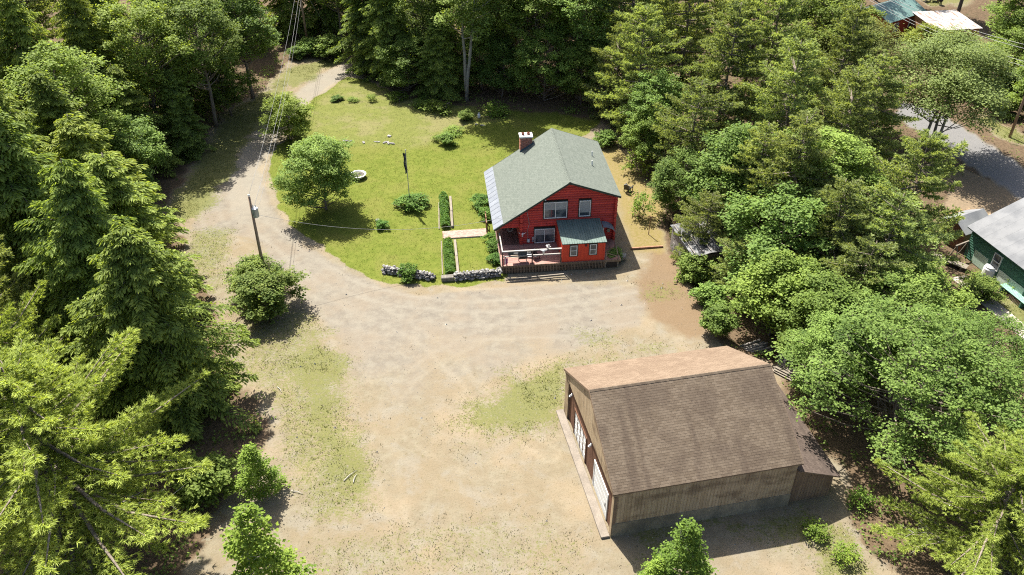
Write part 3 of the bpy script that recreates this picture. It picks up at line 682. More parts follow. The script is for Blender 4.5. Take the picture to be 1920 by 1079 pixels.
while y < WB - .05:      # ridge caps
    y1 = min(y + .30, WB); hh = .03 + g.uniform(0, .008)
    c = MB(); s_ = .16
    c.add([(UR - s_ * dL.x, y, ZR - s_ * dL.z + hh), (UR, y, ZR + hh + .012), (UR - s_ * dR.x, y, ZR - s_ * dR.z + hh), (UR - s_ * dL.x, y1, ZR - s_ * dL.z + hh - .012), (UR, y1, ZR + hh), (UR - s_ * dR.x, y1, ZR - s_ * dR.z + hh - .012)],
          [(0, 1, 4, 3), (1, 2, 5, 4), (0, 3, 5, 2)])
    me = c.mesh('ridge_cap', M['greenshingle']); at = me.attributes.new('tint', 'FLOAT', 'POINT'); at.data.foreach_set('value', [g.random()] * len(me.vertices))
    link('ridge_cap', me, roof); y += .285
npan = 14; pw = (WB - WF) / npan
for i in range(npan):       # pale metal sheets along the low eave
    y0 = WF + i * pw; nL = Vector((-dL.z, 0, dL.x)); c = MB()
    P = lambda s_, yy, h_: Vector((UL, yy, ZL)) + dL * s_ + nL * h_
    c.add([P(-.06, y0 + .01, .022), P(-.06, y0 + pw - .01, .022), P(met + .04, y0 + pw - .01, .034), P(met + .04, y0 + .01, .034), P(-.06, y0 + .01, .005), P(-.06, y0 + pw - .01, .005)], TABF)
    for yy in (y0 + .03,): c.add([P(-.06, yy - .02, .024), P(-.06, yy, .036), P(-.06, yy + .02, .024), P(met, yy - .02, .036), P(met, yy, .048), P(met, yy + .02, .036)], [(0, 1, 4, 3), (1, 2, 5, 4)])
    c.build('metal_panel', M['silver'], roof)
for (u, w) in ((-.95, 6.3), (-1.35, 4.2)):
    zz = hroof(u); pipe = MB().lathe([(.055, -.1), (.055, .42), (.06, .43), (.045, .43), (.045, .38)], 8, (u, w, zz)); pipe.build('vent_pipe', M['white'], roof)
# chimney: brick courses in mortar, white cap, flashing
ch = empty('chimney', (0, 0, 0)); ch.parent = house
cu0, cu1, cw0, cw1, ct = -7.12, -6.02, 9.35, 10.15, 6.22
MB().box(cu0 + .012, cu1 - .012, cw0 + .012, cw1 - .012, 0, ct).build('core', M['mortar'], ch)
g = random.Random(9)
bl, bh = .21, .075
zb = 4.55; row = 0; bm_cache = {}
allb = []
while zb < ct - .02:
    for side in range(4):
        a, bnd = ((cu0, cu1), (cu0, cu1), (cw0, cw1), (cw0, cw1))[side]
        s_ = a - (bl / 2 if row % 2 else 0)
        while s_ < bnd - .02:
            p0, p1 = max(s_, a) + .006, min(s_ + bl, bnd) - .006; s_ += bl
            if p1 - p0 < .03: continue
            q = MB(); d = g.uniform(-.004, .006)
            if side == 0: q.box(p0, p1, cw0 - d, cw0 + .03, zb + .006, zb + bh - .006)
            elif side == 1: q.box(p0, p1, cw1 - .03, cw1 + d, zb + .006, zb + bh - .006)
            elif side == 2: q.box(cu0 - d, cu0 + .03, p0, p1, zb + .006, zb + bh - .006)
            else: q.box(cu1 - .03, cu1 + d, p0, p1, zb + .006, zb + bh - .006)
            allb.append((side, q))
    zb += bh; row += 1
rest = MB(); nfront = 0
for side, q in allb:
    if side == 0 and nfront < 140: q.build('brick', M['brick'], ch); nfront += 1
    else: rest.add(q.v, q.f)
o = rest.build('bricks', M['brick'], ch); o['kind'] = 'stuff'
cap = MB(); cap.box(cu0 - .07, cu1 + .07, cw0 - .07, cw1 + .07, ct, ct + .13); cap.build('cap', M['white'], ch)
for x in (cu0 + .28, cu1 - .30): MB().lathe([(.14, 0), (.14, .2), (.10, .2), (.10, .05)], 10, (x, (cw0 + cw1) / 2, ct + .13)).build('flue', M['brick'], ch)
fl = MB(); fl.prism([(cu0 - .05, hroof(cu0) - .02), (cu1 + .15, hroof(cu1 + .15) + .0), (cu1 + .15, hroof(cu1) + .22), (cu0 - .05, hroof(cu0) + .14)], cw0 - .035, cw0 - .01)
fl.build('flashing', simple('blue_flashing', (.05, .10, .13), None, .5, metal=.3), ch)
# windows of the gable
window(house, -6.18, -4.20, 3.20, 4.76, -.10, 2, 'v', blind=.45)
window(house, -3.15, -2.18, 3.23, 4.76, -.10, 1, 'v', blind=.72)
window(house, -6.94, -5.20, .79, 2.18, -.10, 2, 'v', blind=.40)
# cable and meter boxes on the wall
MB().tube([(-7.62, -.15, 3.9), (-7.50, -.16, 3.3), (-7.42, -.16, 2.7), (-7.55, -.16, 2.2), (-7.52, -.16, 1.1)], .022, 5).build('cable', M['railing'], house)
e = empty('meter_box', (0, 0, 0)); e.parent = house
MB().box(-7.62, -7.34, -.26, -.12, .92, 1.26).build('case', M['steel'], e, bevel=.015); MB().lathe([(.10, 0), (.10, .07), (.06, .10)], 12).build('dial', M['white'], e, loc=(-7.48, -.26, 1.09), rot=(math.pi / 2, 0, 0))
MB().box(-7.18, -6.98, -.22, -.12, 1.15, 1.42).build('junction_box', M['steel'], house, bevel=.012)
MB().box(-7.18, -7.02, -.20, -.12, .92, 1.05).build('junction_box', M['steel'], house, bevel=.01)
# bracket lamps under the rake
MB().lathe([(.05, .10), (.09, 0), (.03, -.02)], 10, (-6.1, -.22, 5.02)).build('lamp', M['white'], house)

# porch along the left side and front deck
deck = empty('deck', (0, 0, 0)); deck.parent = house
DZ = .78; n = 0
y = -3.42
while y < -.25:
    MB().box(-10.12, -5.06 if y > -10 else 0, y, y + .135, DZ - .035, DZ).build('deck_board', M['deck'], deck); y += .145
x = -10.12
while x < -8.30:
    MB().box(x, x + .135, -.20, 9.4, DZ - .035, DZ - .003).build('porch_board', M['porch'], deck); x += .145
MB().box(-5.05, .0, -3.40, -.24, DZ - .05, DZ - .012).build('platform', M['deck'], deck)
MB().box(-10.13, 0.0, -3.455, -3.425, DZ - .20, DZ + .004).build('rim_board', M['picket'], deck); MB().box(-10.165, -10.135, -3.455, 9.4, DZ - .20, DZ + .004).build('rim_board', M['timber'], deck)
for (x, y) in [(-10.0, 0.2), (-10.0, 4.6), (-10.0, 9.0)]: MB().box(x - .07, x + .07, y - .07, y + .07, 0, hroof(x) - .13).build('porch_post', M['brownwood'], deck)
for y in (1.1, 1.35, 2.2, 5.2, 7.2): MB().box(-10.05, -9.97, y, y + .07, DZ, DZ + .85).build('baluster', M['brownwood'], deck)
MB().box(-10.06, -9.96, .3, 9.0, DZ + .85, DZ + .92).build('side_rail', M['brownwood'], deck)
# front railing: two rails on posts
for x in (-10.03, -7.55, -5.14): MB().box(x - .05, x + .05, -3.40, -3.30, DZ, DZ + 1.36).build('rail_post', M['darkpost'], deck)
MB().box(-10.08, -5.09, -3.42, -3.27, DZ + 1.33, DZ + 1.42).build('rail', M['railing'], deck); MB().box(-10.0, -5.09, -3.40, -3.30, DZ + .83, DZ + .92).build('rail', M['railing'], deck)
MB().box(-10.08, -9.98, -3.27, -.4, DZ + 1.33, DZ + 1.41).build('rail', M['railing'], deck)
pk = MB().box(-.034, .034, -.012, .012, .04, .80).mesh('picket', M['picket'])
x = -10.1; i = 0; g = random.Random(5)
while x < -1.35:
    link('picket', pk, deck, (x, -3.475, g.uniform(-.02, .02)), (0, g.uniform(-.015, .015), 0)); x += .128
for zz in (.18, .60): MB().box(-10.12, -1.35, -3.46, -3.456 + .03 - .03, zz, zz + .07)
MB().box(-10.1, -1.4, -3.458, -3.43, .30, .37).build('picket_rail', M['picket'], deck)
MB().box(-10.05, -.2, -3.38, -3.34, .0, .55).build('skirt', simple('dark_sheet', (.035, .028, .022), None, .95), deck)  # near-black sheet close behind the pickets
# stairs and stair rail at the right end
for i in range(4): MB().box(-1.30, -.25, -3.3 - .27 * i + .9, -3.05 - .27 * i + .9, DZ - .2 * (i + 1) - .04 + .05, DZ - .2 * (i + 1) + .05).build('stair_tread', M['picket'], deck)
for (x, y, h) in ((-.22, -3.35, 1.05), (-.22, -1.9, 1.55), (-1.28, -3.4, 1.5)): MB().box(x - .045, x + .045, y - .045, y + .045, 0, h).build('stair_post', M['timber'], deck)
MB().tube([(-1.28, -3.4, 1.48), (-.22, -3.35, 1.02)], .035, 5).build('stair_rail', M['picket'], deck); MB().tube([(-.22, -3.35, 1.02), (-.22, -1.9, 1.50)], .035, 5).build('stair_rail', M['picket'], deck)
# entry addition at the front
add = empty('entry_addition', (0, 0, 0)); add.parent = house
SU0, SU1, SWF, SWB, SZ = -5.03, -1.42, -3.33, -.15, 2.58
gb = MB(); gb.box(SU0, SU1, SWF, SWB, DZ - .05, SZ)
gb.build('wall', M['redply'], add)
x = SU0 + .305
while x < SU1 - .1: MB().box(x - .009, x + .009, SWF - .008, SWF + .004, DZ, SZ - .08).build('groove_batten', M['redply'], add); x += .305
for x in (SU0, SU1 - .09): MB().box(x - .012, x + .10, SWF - .022, SWF + .07, DZ - .05, SZ).build('corner_board', M['redply'], add)
MB().box(SU0 - .05, SU1 + .05, SWF - .028, SWF - .002, SZ - .10, SZ + .02).build('frieze', M['greentrim'], add)
window(add, -4.36, -3.78, 1.12 + .25, 2.38, SWF, 2, 'h', depth=.06); window(add, -2.72, -2.14, 1.12 + .28, 2.40, SWF, 2, 'h', depth=.06)
MB().lathe([(.10, 0), (.07, .10), (.02, .13)], 8, (-3.05, SWF - .08, 2.30)).build('lamp', M['black'], add)
ar = empty('roof', (0, 0, 0)); ar.parent = add
e0, e1, z0, z1 = SWF - .14, -.14, SZ + .05, SZ + .05 + .30
MB().slab([(SU0 - .06, e0, z0), (SU1 + .10, e0, z0), (SU1 + .10, e1, z1), (SU0 - .06, e1, z1)], .06).build('roof_deck', M['greentrim'], ar)
npn = 9; pw = (SU1 - SU0 + .16) / npn
for i in range(npn):
    x0 = SU0 - .06 + i * pw; c = MB(); c.slab([(x0 + .004, e0 - .03, z0 + .018), (x0 + pw - .004, e0 - .03, z0 + .018), (x0 + pw - .004, e1, z1 + .021), (x0 + .004, e1, z1 + .021)], .014)
    for xx in (x0 + .03, x0 + pw * .5): c.add([(xx - .022, e0 - .03, z0 + .02), (xx, e0 - .03, z0 + .05), (xx + .022, e0 - .03, z0 + .02), (xx - .022, e1, z1 + .023), (xx, e1, z1 + .053), (xx + .022, e1, z1 + .023)], [(0, 1, 4, 3), (1, 2, 5, 4)])
    c.build('metal_panel', M['shedroof'], ar)
# little curved tin canopy beside the addition
cn = MB(); pts = []
for i in range(7):
    a = i / 6 * 1.25; pts.append((-1.18 + 1.12 * math.sin(a) / math.sin(1.25), 2.62 - .62 * (1 - math.cos(a)) / (1 - math.cos(1.25))))
for (p, q) in zip(pts[:-1], pts[1:]): cn.add([(p[0], -1.15, p[1]), (q[0], -1.15, q[1]), (q[0], -.15, q[1] + .02), (p[0], -.15, p[1] + .02), (p[0], -1.15, p[1] - .02), (q[0], -1.15, q[1] - .02)], TABF)
cn.build('canopy', M['silver'], house)
MB().box(-1.15, -1.09, -1.1, -1.04, DZ, 2.55).build('canopy_post', M['white'], house)
MB().box(-.62, -.34, -.20, -.13, 1.5, 1.85).build('notice_board', M['railing'], house)

# things on the deck and walls
def hloc(u, w, z=0): return (HX + u * math.cos(HA) - w * math.sin(HA), HY + u * math.sin(HA) + w * math.cos(HA), z)
gr = empty('barbecue_grill', hloc(-8.55, -2.95, DZ), HA, 'black lidded barbecue grill on the deck behind the grey rail', 'grill')
MB().lathe([(.05, 0), (.30, .02), (.36, .18), (.34, .34), (.22, .47), (.04, .50)], 12, (.25, 0, .55)).build('lid', M['black'], gr, smooth=True)
MB().box(-.12, .62, -.26, .26, .42, .62).build('firebox', M['black'], gr, bevel=.03)
MB().box(-.75, -.14, -.24, .24, .60, .64).build('side_shelf', simple('tan_shelf', (.30, .24, .17), None, .8), gr); MB().box(.64, 1.05, -.22, .22, .60, .64).build('side_shelf', M['steel'], gr)
for x in (-.08, .56):
    for y in (-.22, .22): MB().box(x - .02, x + .02, y - .02, y + .02, 0, .45).build('leg', M['steel'], gr)
ch2 = empty('patio_chair', hloc(-7.15, -2.6, DZ), HA + .5, 'dark low patio chair beside the grill on the deck', 'chair')
MB().box(-.26, .26, -.26, .26, .36, .42).build('seat', M['black'], ch2, bevel=.01); MB().box(-.26, .26, .22, .27, .44, .88).build('backrest', M['black'], ch2, bevel=.01)
for x in (-.23, .23):
    for y in (-.23, .23): MB().box(x - .02, x + .02, y - .02, y + .02, 0, .36).build('leg', M['black'], ch2)
# dark banner with white marks hung between the two rails
bn = empty('banner', hloc(-8.6, -3.262, DZ + .94), HA, 'dark banner with white marks hung on the deck railing', 'banner')
MB().box(-.95, 1.0, -.008, .008, 0, .36).build('cloth', simple('banner_cloth', (.03, .04, .05), (.05, .06, .06), .9, 4), bn)
for (a, b_, c, d) in ((-.50, -.12, .12, .26), (.62, .76, .06, .30), (.80, .94, .08, .28)): MB().box(a, b_, -.014, -.009, c, d).build('mark', M['white'], bn, bevel=.004)
# striped flag cloth over the left rail corner
fg = empty('striped_flag', hloc(-10.0, -3.50, DZ + .1), HA, 'red and white striped flag hanging on the deck corner post', 'flag')
ms = [simple('flag_red', (.36, .04, .05), None, .9), M['white'], simple('flag_blue', (.04, .05, .16), None, .9)]
for i in range(7):
    c = MB(); x0 = i * .055
    c.add([(x0, -.02 * (i % 2), 0 + .03 * i), (x0 + .055, -.02 * ((i + 1) % 2), .03 * (i + 1)), (x0 + .055, -.02 * ((i + 1) % 2), .72), (x0, -.02 * (i % 2), .72)], [(0, 1, 2, 3)]); c.add([(x0, .012 - .02 * (i % 2), .03 * i), (x0 + .055, .012 - .02 * ((i + 1) % 2), .03 * (i + 1)), (x0 + .055, .012 - .02 * ((i + 1) % 2), .72), (x0, .012 - .02 * (i % 2), .72)], [(3, 2, 1, 0)])
    c.build('stripe', ms[i % 2] if i < 5 else ms[2], fg)
def skull(loc, rz, label, s=1.0):
    e = empty('skull_ornament', loc, rz, label, 'ornament')
    MB().lathe([(.03, -.22), (.06, -.18), (.07, -.02), (.12, .08), (.10, .17), (.03, .20)], 8).build('head', M['white'], e, smooth=True)
    for sg in (-1, 1): MB().tube([(sg * .08, 0, .12), (sg * .22, -.02, .16), (sg * .32, -.02, .28)], [.035, .028, .008], 5).build('horn', M['white'], e)
    e.scale = (s, s, s)
skull(hloc(-8.02, -.30, 1.78), HA, 'small white horned skull ornament on the red log corner by the porch')
skull(hloc(-6.62, -3.46, DZ + 1.22), HA, 'white horned skull ornament hung on the deck rail', 1.15)
fp = empty('flower_pot', hloc(-6.25, -3.345, DZ + 1.42), HA, 'small pot of white flowers on the deck top rail', 'flower pot')
MB().lathe([(.07, 0), (.10, .16), (.085, .16), (.075, .05)], 10).build('pot', M['brownwood'], fp)
gg_ = np.random.default_rng(4); C = gg_.normal(0, .09, (60, 3)) + [0, 0, .24]; Nn = norm(gg_.normal(0, 1, (60, 3)) + [0, 0, 1]); V, Q, tt = leaf_quads(C, np.cross(Nn, gg_.normal(0, 1, (60, 3))), Nn, .08, .07, np.ones(60))
link('blossom', np_mesh('blossom', V, quads=Q, mat=M['white'], attrs={'tint': tt}), fp)
wr = empty('wreath', hloc(-8.95, .8, 1.75), HA, 'dark round wreath hanging in the shaded porch', 'wreath')
ring = [(.22 * math.cos(a), 0, .22 * math.sin(a)) for a in [i * math.pi / 6 for i in range(13)]]; MB().tube(ring, .05, 6).build('ring', simple('wreath_twig', (.16, .15, .13), (.24, .23, .21), .9, 20), wr)
for i in range(6): MB().tube([(.22 * math.cos(i * 1.05), 0, .22 * math.sin(i * 1.05)), (.30 * math.cos(i * 1.05), -.03, .30 * math.sin(i * 1.05))], [.03, .012], 5).build('twig', M['greybark'], wr)
# ------------------------------------------------------------------ the brown barn
BX, BY, BA = 5.754, 30.8385, .204
barn = empty('barn', (BX, BY, 0), BA, 'weathered brown barn with shingled gable roof, two garage doors and lean-to', 'barn')
def sidingmat(name, c, c2, c3, stain):
    t = NT(name); vec = t.n('TexCoord').outputs['Object']; tab = t.attr('tint').outputs['Fac']
    st = t.noise(t.scalevec(vec, (5.5, 5.5, .30)), 1.4, 4, .7); big = t.noise(t.scalevec(vec, (.45, .45, .9)), 1.0, 4, .6)
    col = t.mix(t.rng(st, .36, .66), c, c2); col = t.mix(t.math('MULTIPLY', t.rng(big, .47, .66), stain), col, c3)
    fin = t.noise(t.scalevec(vec, (14, 14, .5)), 2.2, 3, .7); col = t.mix(t.math('MULTIPLY', t.rng(fin, .54, .72), .6), col, c3)
    col = t.mix(1.0, col, t.mix(tab, (.92,) * 3, (1.07,) * 3), 'MULTIPLY'); return t.finish(col, .92, .15, 0, t.bump(st, .25, .02))
M['siding'] = sidingmat('barn_siding', (.30, .222, .135), (.38, .295, .19), (.15, .105, .066), .8)
M['lowersiding'] = sidingmat('brown_siding', (.115, .058, .036), (.15, .08, .05), (.08, .042, .03), .4)
M['darksiding'] = sidingmat('dark_siding', (.17, .115, .075), (.21, .15, .10), (.09, .06, .042), .6)
L, W, HN, HR, WR = 11.05, 10.60, 3.86, 6.68, 5.32
def boards(axis, a, b, fixed, zf0, zf1, out, wid=.20, gap=.012, t=.028, seed=1):
    """vertical boards as one siding part. axis 'x': along x at y=fixed, facing out (+1/-1)"""
    g = random.Random(seed); V = []; Q = []; T = []; s = a
    while s < b - .02:
        p, q = s + gap / 2, min(s + wid, b) - gap / 2; s += wid; tt = g.random(); d = t * out * g.uniform(.9, 1.1)
        def P(u, off, z): return (u, fixed + off, z) if axis == 'x' else (fixed + off, u, z)
        n = len(V); V += [P(p, d, zf0(p)), P(q, d, zf0(q)), P(q, d, zf1(q)), P(p, d, zf1(p)), P(p, -.01 * out, zf0(p)), P(q, -.01 * out, zf0(q)), P(q, -.01 * out, zf1(q)), P(p, -.01 * out, zf1(p))]
        F = [(0, 1, 2, 3), (0, 3, 7, 4), (1, 5, 6, 2), (0, 4, 5, 1)]
        if (axis == 'x') == (out > 0): F = [f[::-1] for f in F]
        Q += [tuple(i + n for i in f) for f in F]; T += [tt] * 8
    return V, Q, T
def siding(name, mat, parent, *a, **k):
    V, Q, T = boards(*a, **k); o = link(name, np_mesh(name, V, quads=Q, mat=mat, attrs={'tint': T}), parent); o['kind'] = 'stuff'; return o
fnd = MB(); fnd.box(.0, L, 0, .22, -.3, 1.08); fnd.box(.0, L, W - .22, W, -.3, 1.08); fnd.box(L - .22, L, .225, W - .225, -.3, 1.08)
fnd.build('foundation', M['stainconc'], barn)
rb = lambda w: HR - (HR - HN) / WR * abs(w - WR) if w <= WR else HR - (HR - 3.80) / (W - WR) * (w - WR)
cr = MB(); cr.prism([(.06, 1.0), (W - .06, 1.0), (W - .06, rb(W - .06) - .14), (WR, HR - .14), (.06, rb(.06) - .14)], .16, L - .06, 'x'); cr.prism([(.23, -.2), (W - .23, -.2), (W - .23, 1.0), (.23, 1.0)], .16, L - .06 - .2, 'x'); cr.build('wall', M['darksiding'], barn)
siding('siding', M['siding'], barn, 'x', .02, L - .02, .06, lambda u: 1.06, lambda u: rb(.05) - .16, -1, seed=3)
MB().box(-.04, L + .02, .0, .028, rb(.05) - .40, rb(.05) - .13).build('frieze_board', M['siding'], barn)
siding('siding', M['darksiding'], barn, 'x', .02, L - .02, W - .06, lambda u: 1.06, lambda u: rb(W) - .15, 1, seed=4)
siding('siding', M['darksiding'], barn, 'y', .05, W - .05, L - .06, lambda u: 1.06, lambda u: rb(u) - .16, 1, seed=5)
# door end: overhanging gable, corner posts, recessed wall coloured a darker brown
siding('gable_siding', M['siding'], barn, 'y', -.02, W + .02, -.08, lambda u: 3.42, lambda u: max(3.43, rb(min(max(u, 0), W)) - .15), -1, seed=6)
MB().box(-.075, .15, .03, W - .03, 3.40, 3.418).build('soffit', M['darksiding'], barn)
for (a, b_) in ((-.01, .30), (W - .75, W + .01)): siding('corner_post', M['siding'], barn, 'y', a, b_, -.04, lambda u: 0.02, lambda u: 3.40, -1, seed=7)
for (a, b_) in ((.01, .29), (W - .74, W - .01)): MB().box(-.045, .16, a, b_, .0, 3.40).build('post_core', M['darksiding'], barn)
D2, D1 = (1.30, 3.90), (5.85, 8.45)
for (a, b_, z0) in ((.30, D2[0], 0), (D2[1], D1[0], 0), (D1[1], W - .75, 0), (D2[0], D2[1], 2.12), (D1[0], D1[1], 2.12)):
    siding('lower_siding', M['lowersiding'], barn, 'y', a, b_, .10, lambda u, z0=z0: z0 + .02, lambda u: 3.40, -1, seed=8)
def garage(d, label, glazed):
    e = empty('garage_door', (0, 0, 0)); e.parent = barn; e['label'] = label
    a, b_ = d
    fr = MB(); fr.box(.015, .12, a - .10, a, 0, 2.12); fr.box(.015, .12, b_, b_ + .10, 0, 2.12); fr.box(.015, .12, a - .10, b_ + .10, 2.122, 2.22); fr.build('frame', M['lowersiding'] if glazed else M['white'], e)
    if glazed:
        nx, nz = 4, 4; pw = (b_ - a) / nx; ph = 2.1 / nz
        MB().box(.085, .12, a, b_, .02, 2.12).build('backing', M['black'], e)
        for i in range(nx):
            for j in range(nz): MB().box(.055, .08, a + i * pw + .05, a + (i + 1) * pw - .05, .03 + j * ph + .04, .03 + (j + 1) * ph - .04).build('pane', M['white'], e)  # white paint stands in for reflection on the glass
        for i in range(nx + 1): MB().box(.045, .084, a + i * pw - .045, a + i * pw + .045, .02, 2.12).build('muntin', M['lowersiding'], e)
    else:
        for j in range(4): MB().box(.04, .085, a + .005, b_ - .005, .02 + j * .525, .02 + j * .525 + .515).build('panel', M['white'], e, bevel=.012)
        MB().box(.0, .036, a + .22, a + .27, .85, 1.15).build('handle', M['black'], e)
garage(D1, 'glazed garage door with a grid of panes painted white for their reflections', True); garage(D2, 'plain white overhead garage door with black handle', False)
for y in (4.85, 9.35):
    l_ = empty('lamp', (0, 0, 0)); l_.parent = barn
    MB().box(.0, .07, y - .05, y + .05, 2.55, 2.70).build('bracket', M['white'], l_); MB().lathe([(.03, .12), (.10, 0), (.07, -.03)], 10, (-.06, y, 2.5)).build('shade', M['white'], l_)
# main roof
br = empty('roof', (0, 0, 0)); br.parent = barn
OV, ON = .16, .10
ze = rb(0) - (HR - HN) / WR * ON; zf = 3.80 - (HR - 3.80) / (W - WR) * ON
k_ = .024; q = MB(); q.slab([(-OV, -ON, ze - k_), (L + OV, -ON, ze - k_), (L + OV, WR, HR - k_), (-OV, WR, HR - k_)], .10); q.slab([(-OV, WR, HR - k_), (L + OV, WR, HR - k_), (L + OV, W + ON, zf - k_), (-OV, W + ON, zf - k_)], .10)
q.build('roof_deck', M['darksiding'], br)
dn = Vector((0, WR + ON, HR - ze)).normalized(); df = Vector((0, WR - W - ON, HR - zf)).normalized()
tn = tab_rows((-OV - .02, -ON - .02, ze), (1, 0, 0), dn, L + 2 * OV + .04, math.hypot(WR + ON, HR - ze), .155, .305, seed=11, thick=.005)
near = tn[:300]
for P, tt in near:
    me = tabs_mesh('shingle', [(P, tt)], M['brownshingle']); link('shingle', me, br)
o = link('shingles', tabs_mesh('shingles', tn[300:], M['brownshingle']), br); o['kind'] = 'stuff'
tf = tab_rows((-OV - .02, W + ON + .02, zf), (1, 0, 0), df, L + 2 * OV + .04, math.hypot(W + ON - WR, HR - zf), .155, .305, seed=12, thick=.005)
o = link('shingles', tabs_mesh('shingles', tf, M['tanshingle']), br); o['kind'] = 'stuff'
g = random.Random(3); x = -OV
while x < L + OV - .05:
    x1 = min(x + .30, L + OV); hh = .035 + g.uniform(0, .008); c = MB(); s_ = .13
    c.add([(x, WR - s_ * dn.y, HR - s_ * dn.z + hh), (x, WR, HR + hh + .01), (x, WR - s_ * df.y, HR - s_ * df.z + hh), (x1, WR - s_ * dn.y, HR - s_ * dn.z + hh - .012), (x1, WR, HR + hh - .002), (x1, WR - s_ * df.y, HR - s_ * df.z + hh - .012)], [(0, 3, 4, 1), (1, 4, 5, 2), (0, 2, 5, 3)])
    me = c.mesh('ridge_cap', M['brownshingle']); at = me.attributes.new('tint', 'FLOAT', 'POINT'); at.data.foreach_set('value', [g.random()] * len(me.vertices)); link('ridge_cap', me, br); x += .285
for (p, q_) in (((-ON, ze), (WR, HR)), ((WR, HR), (W + ON, zf))):
    for xx in (-OV - .03, L + OV + .002): MB().prism([(p[0], p[1] - .16), (q_[0], q_[1] - .16), (q_[0], q_[1] + .006), (p[0], p[1] + .006)], xx, xx + .028, 'x').build('fascia', M['darksiding'], br)
# lean-to against the right gable
lt = empty('lean_to', (0, 0, 0)); lt.parent = barn
lx0, lx1 = L + .02, L + 2.75; lw1 = 9.6
MB().box(lx0, lx1, .28, lw1, -.8, 1.75).build('wall', M['darksiding'], lt)
siding('siding', M['darksiding'], lt, 'x', lx0, lx1, .27, lambda u: -.6, lambda u: 3.02 - (u - lx0) * .385, -1, seed=9)
siding('siding', M['darksiding'], lt, 'y', .28, lw1, lx1, lambda u: -.6, lambda u: 1.95, 1, seed=10)
zt0, zt1 = 3.14, 1.98; xe = L + 2.98
MB().slab([(lx0, -.06, zt0 - .024), (xe, -.06, zt1 - .024), (xe, lw1 + .15, zt1 - .024), (lx0, lw1 + .15, zt0 - .024)], .08).build('roof_deck', M['darksiding'], lt)
M['rollroof'] = shingle_mat('old_dark_shingle', (.066, .050, .041), (.086, .066, .054), (.050, .038, .032), .7)
dl = Vector((lx0 - xe, 0, zt0 - zt1)).normalized()
o = link('shingles', tabs_mesh('shingles', tab_rows((xe + .02, -.08, zt1), (0, 1, 0), dl, lw1 + .25, math.hypot(xe - lx0, zt0 - zt1), .16, .32, seed=13), M['rollroof']), lt); o['kind'] = 'stuff'
# concrete apron before the doors
ap = empty('concrete_apron', (BX, BY, 0), BA); ap['kind'] = 'structure'; ap['label'] = 'narrow concrete apron along the barn doors'
ap_ = MB(); ap_.box(-.62, -.10, -.03, W + .06, -.10, .13)
o = ap_.build('slab', M['concrete'], ap, bevel=.02)
def bloc(u, w, z=0): return (BX + u * math.cos(BA) - w * math.sin(BA), BY + u * math.sin(BA) + w * math.cos(BA), z)
# ------------------------------------------------------------------ garden things
def rock_mesh(seed, s=(1, 1, 1)):
    g = random.Random(seed); bm = bmesh.new(); bmesh.ops.create_icosphere(bm, subdivisions=1, radius=.5)
    for v in bm.verts: v.co = Vector((v.co.x * s[0], v.co.y * s[1], v.co.z * s[2])) * g.uniform(.78, 1.15)
    me = bpy.data.meshes.new('stone'); bm.to_mesh(me); bm.free(); me.materials.append(M['stone']); return me
ROCKS = [rock_mesh(i, (random.uniform(.9, 1.25), random.uniform(.8, 1.1), random.uniform(.65, .9))) for i in range(9)]
def stone_wall(a, b, label, h=.62, width=.62, size=.36, seed=1):
    g = random.Random(seed); a = Vector((*a, 0)); b = Vector((*b, 0)); d = (b - a); Ln = d.length; d /= Ln; s = Vector((-d.y, d.x, 0))
    e = empty('dry_stone_wall', a, math.atan2(d.y, d.x), label, 'stone wall')
    MB().box(.05, Ln - .05, -width * .30, width * .30, -.1, h * .62).build('earth_fill', simple('wall_fill', (.09, .08, .07), None, .95), e)
    for lay in range(3):
        for row in (-1, 0, 1):
            if lay == 0 and row == 0: continue
            x = g.uniform(0, size * .5)
            while x < Ln:
                sz = size * g.uniform(.7, 1.35) * (1 if lay < 2 else .9)
                y = row * width * (.40 - .10 * lay) + g.uniform(-.05, .05)
                link('stone', g.choice(ROCKS), e, (x, y, .12 + lay * h * .33 + g.uniform(-.04, .05)), (g.uniform(-.5, .5), g.uniform(-.5, .5), g.uniform(0, 6.28)), (sz, sz, sz * .85))
                x += sz * .82
    return e
stone_wall((-10.8, 57.85), (-6.55, 56.75), 'low dry stone wall with a green shrub growing through its middle', seed=2, h=.6)
stone_wall((-4.75, 56.72), (-.90, 57.35), 'low dry stone wall running up to the deck corner', seed=5, h=.66)
blk = link('granite_block', MB().box(-.52, .52, -.27, .27, 0, .42).mesh('granite_block', simple('dark_granite', (.10, .09, .075), (.16, .145, .12), .9, 4, bump=.5), bevel=.05), None, (-5.35, 56.62, 0), (0, 0, .12)); tag(blk, 'dark granite block at the end of the hedge strip', 'stone block')
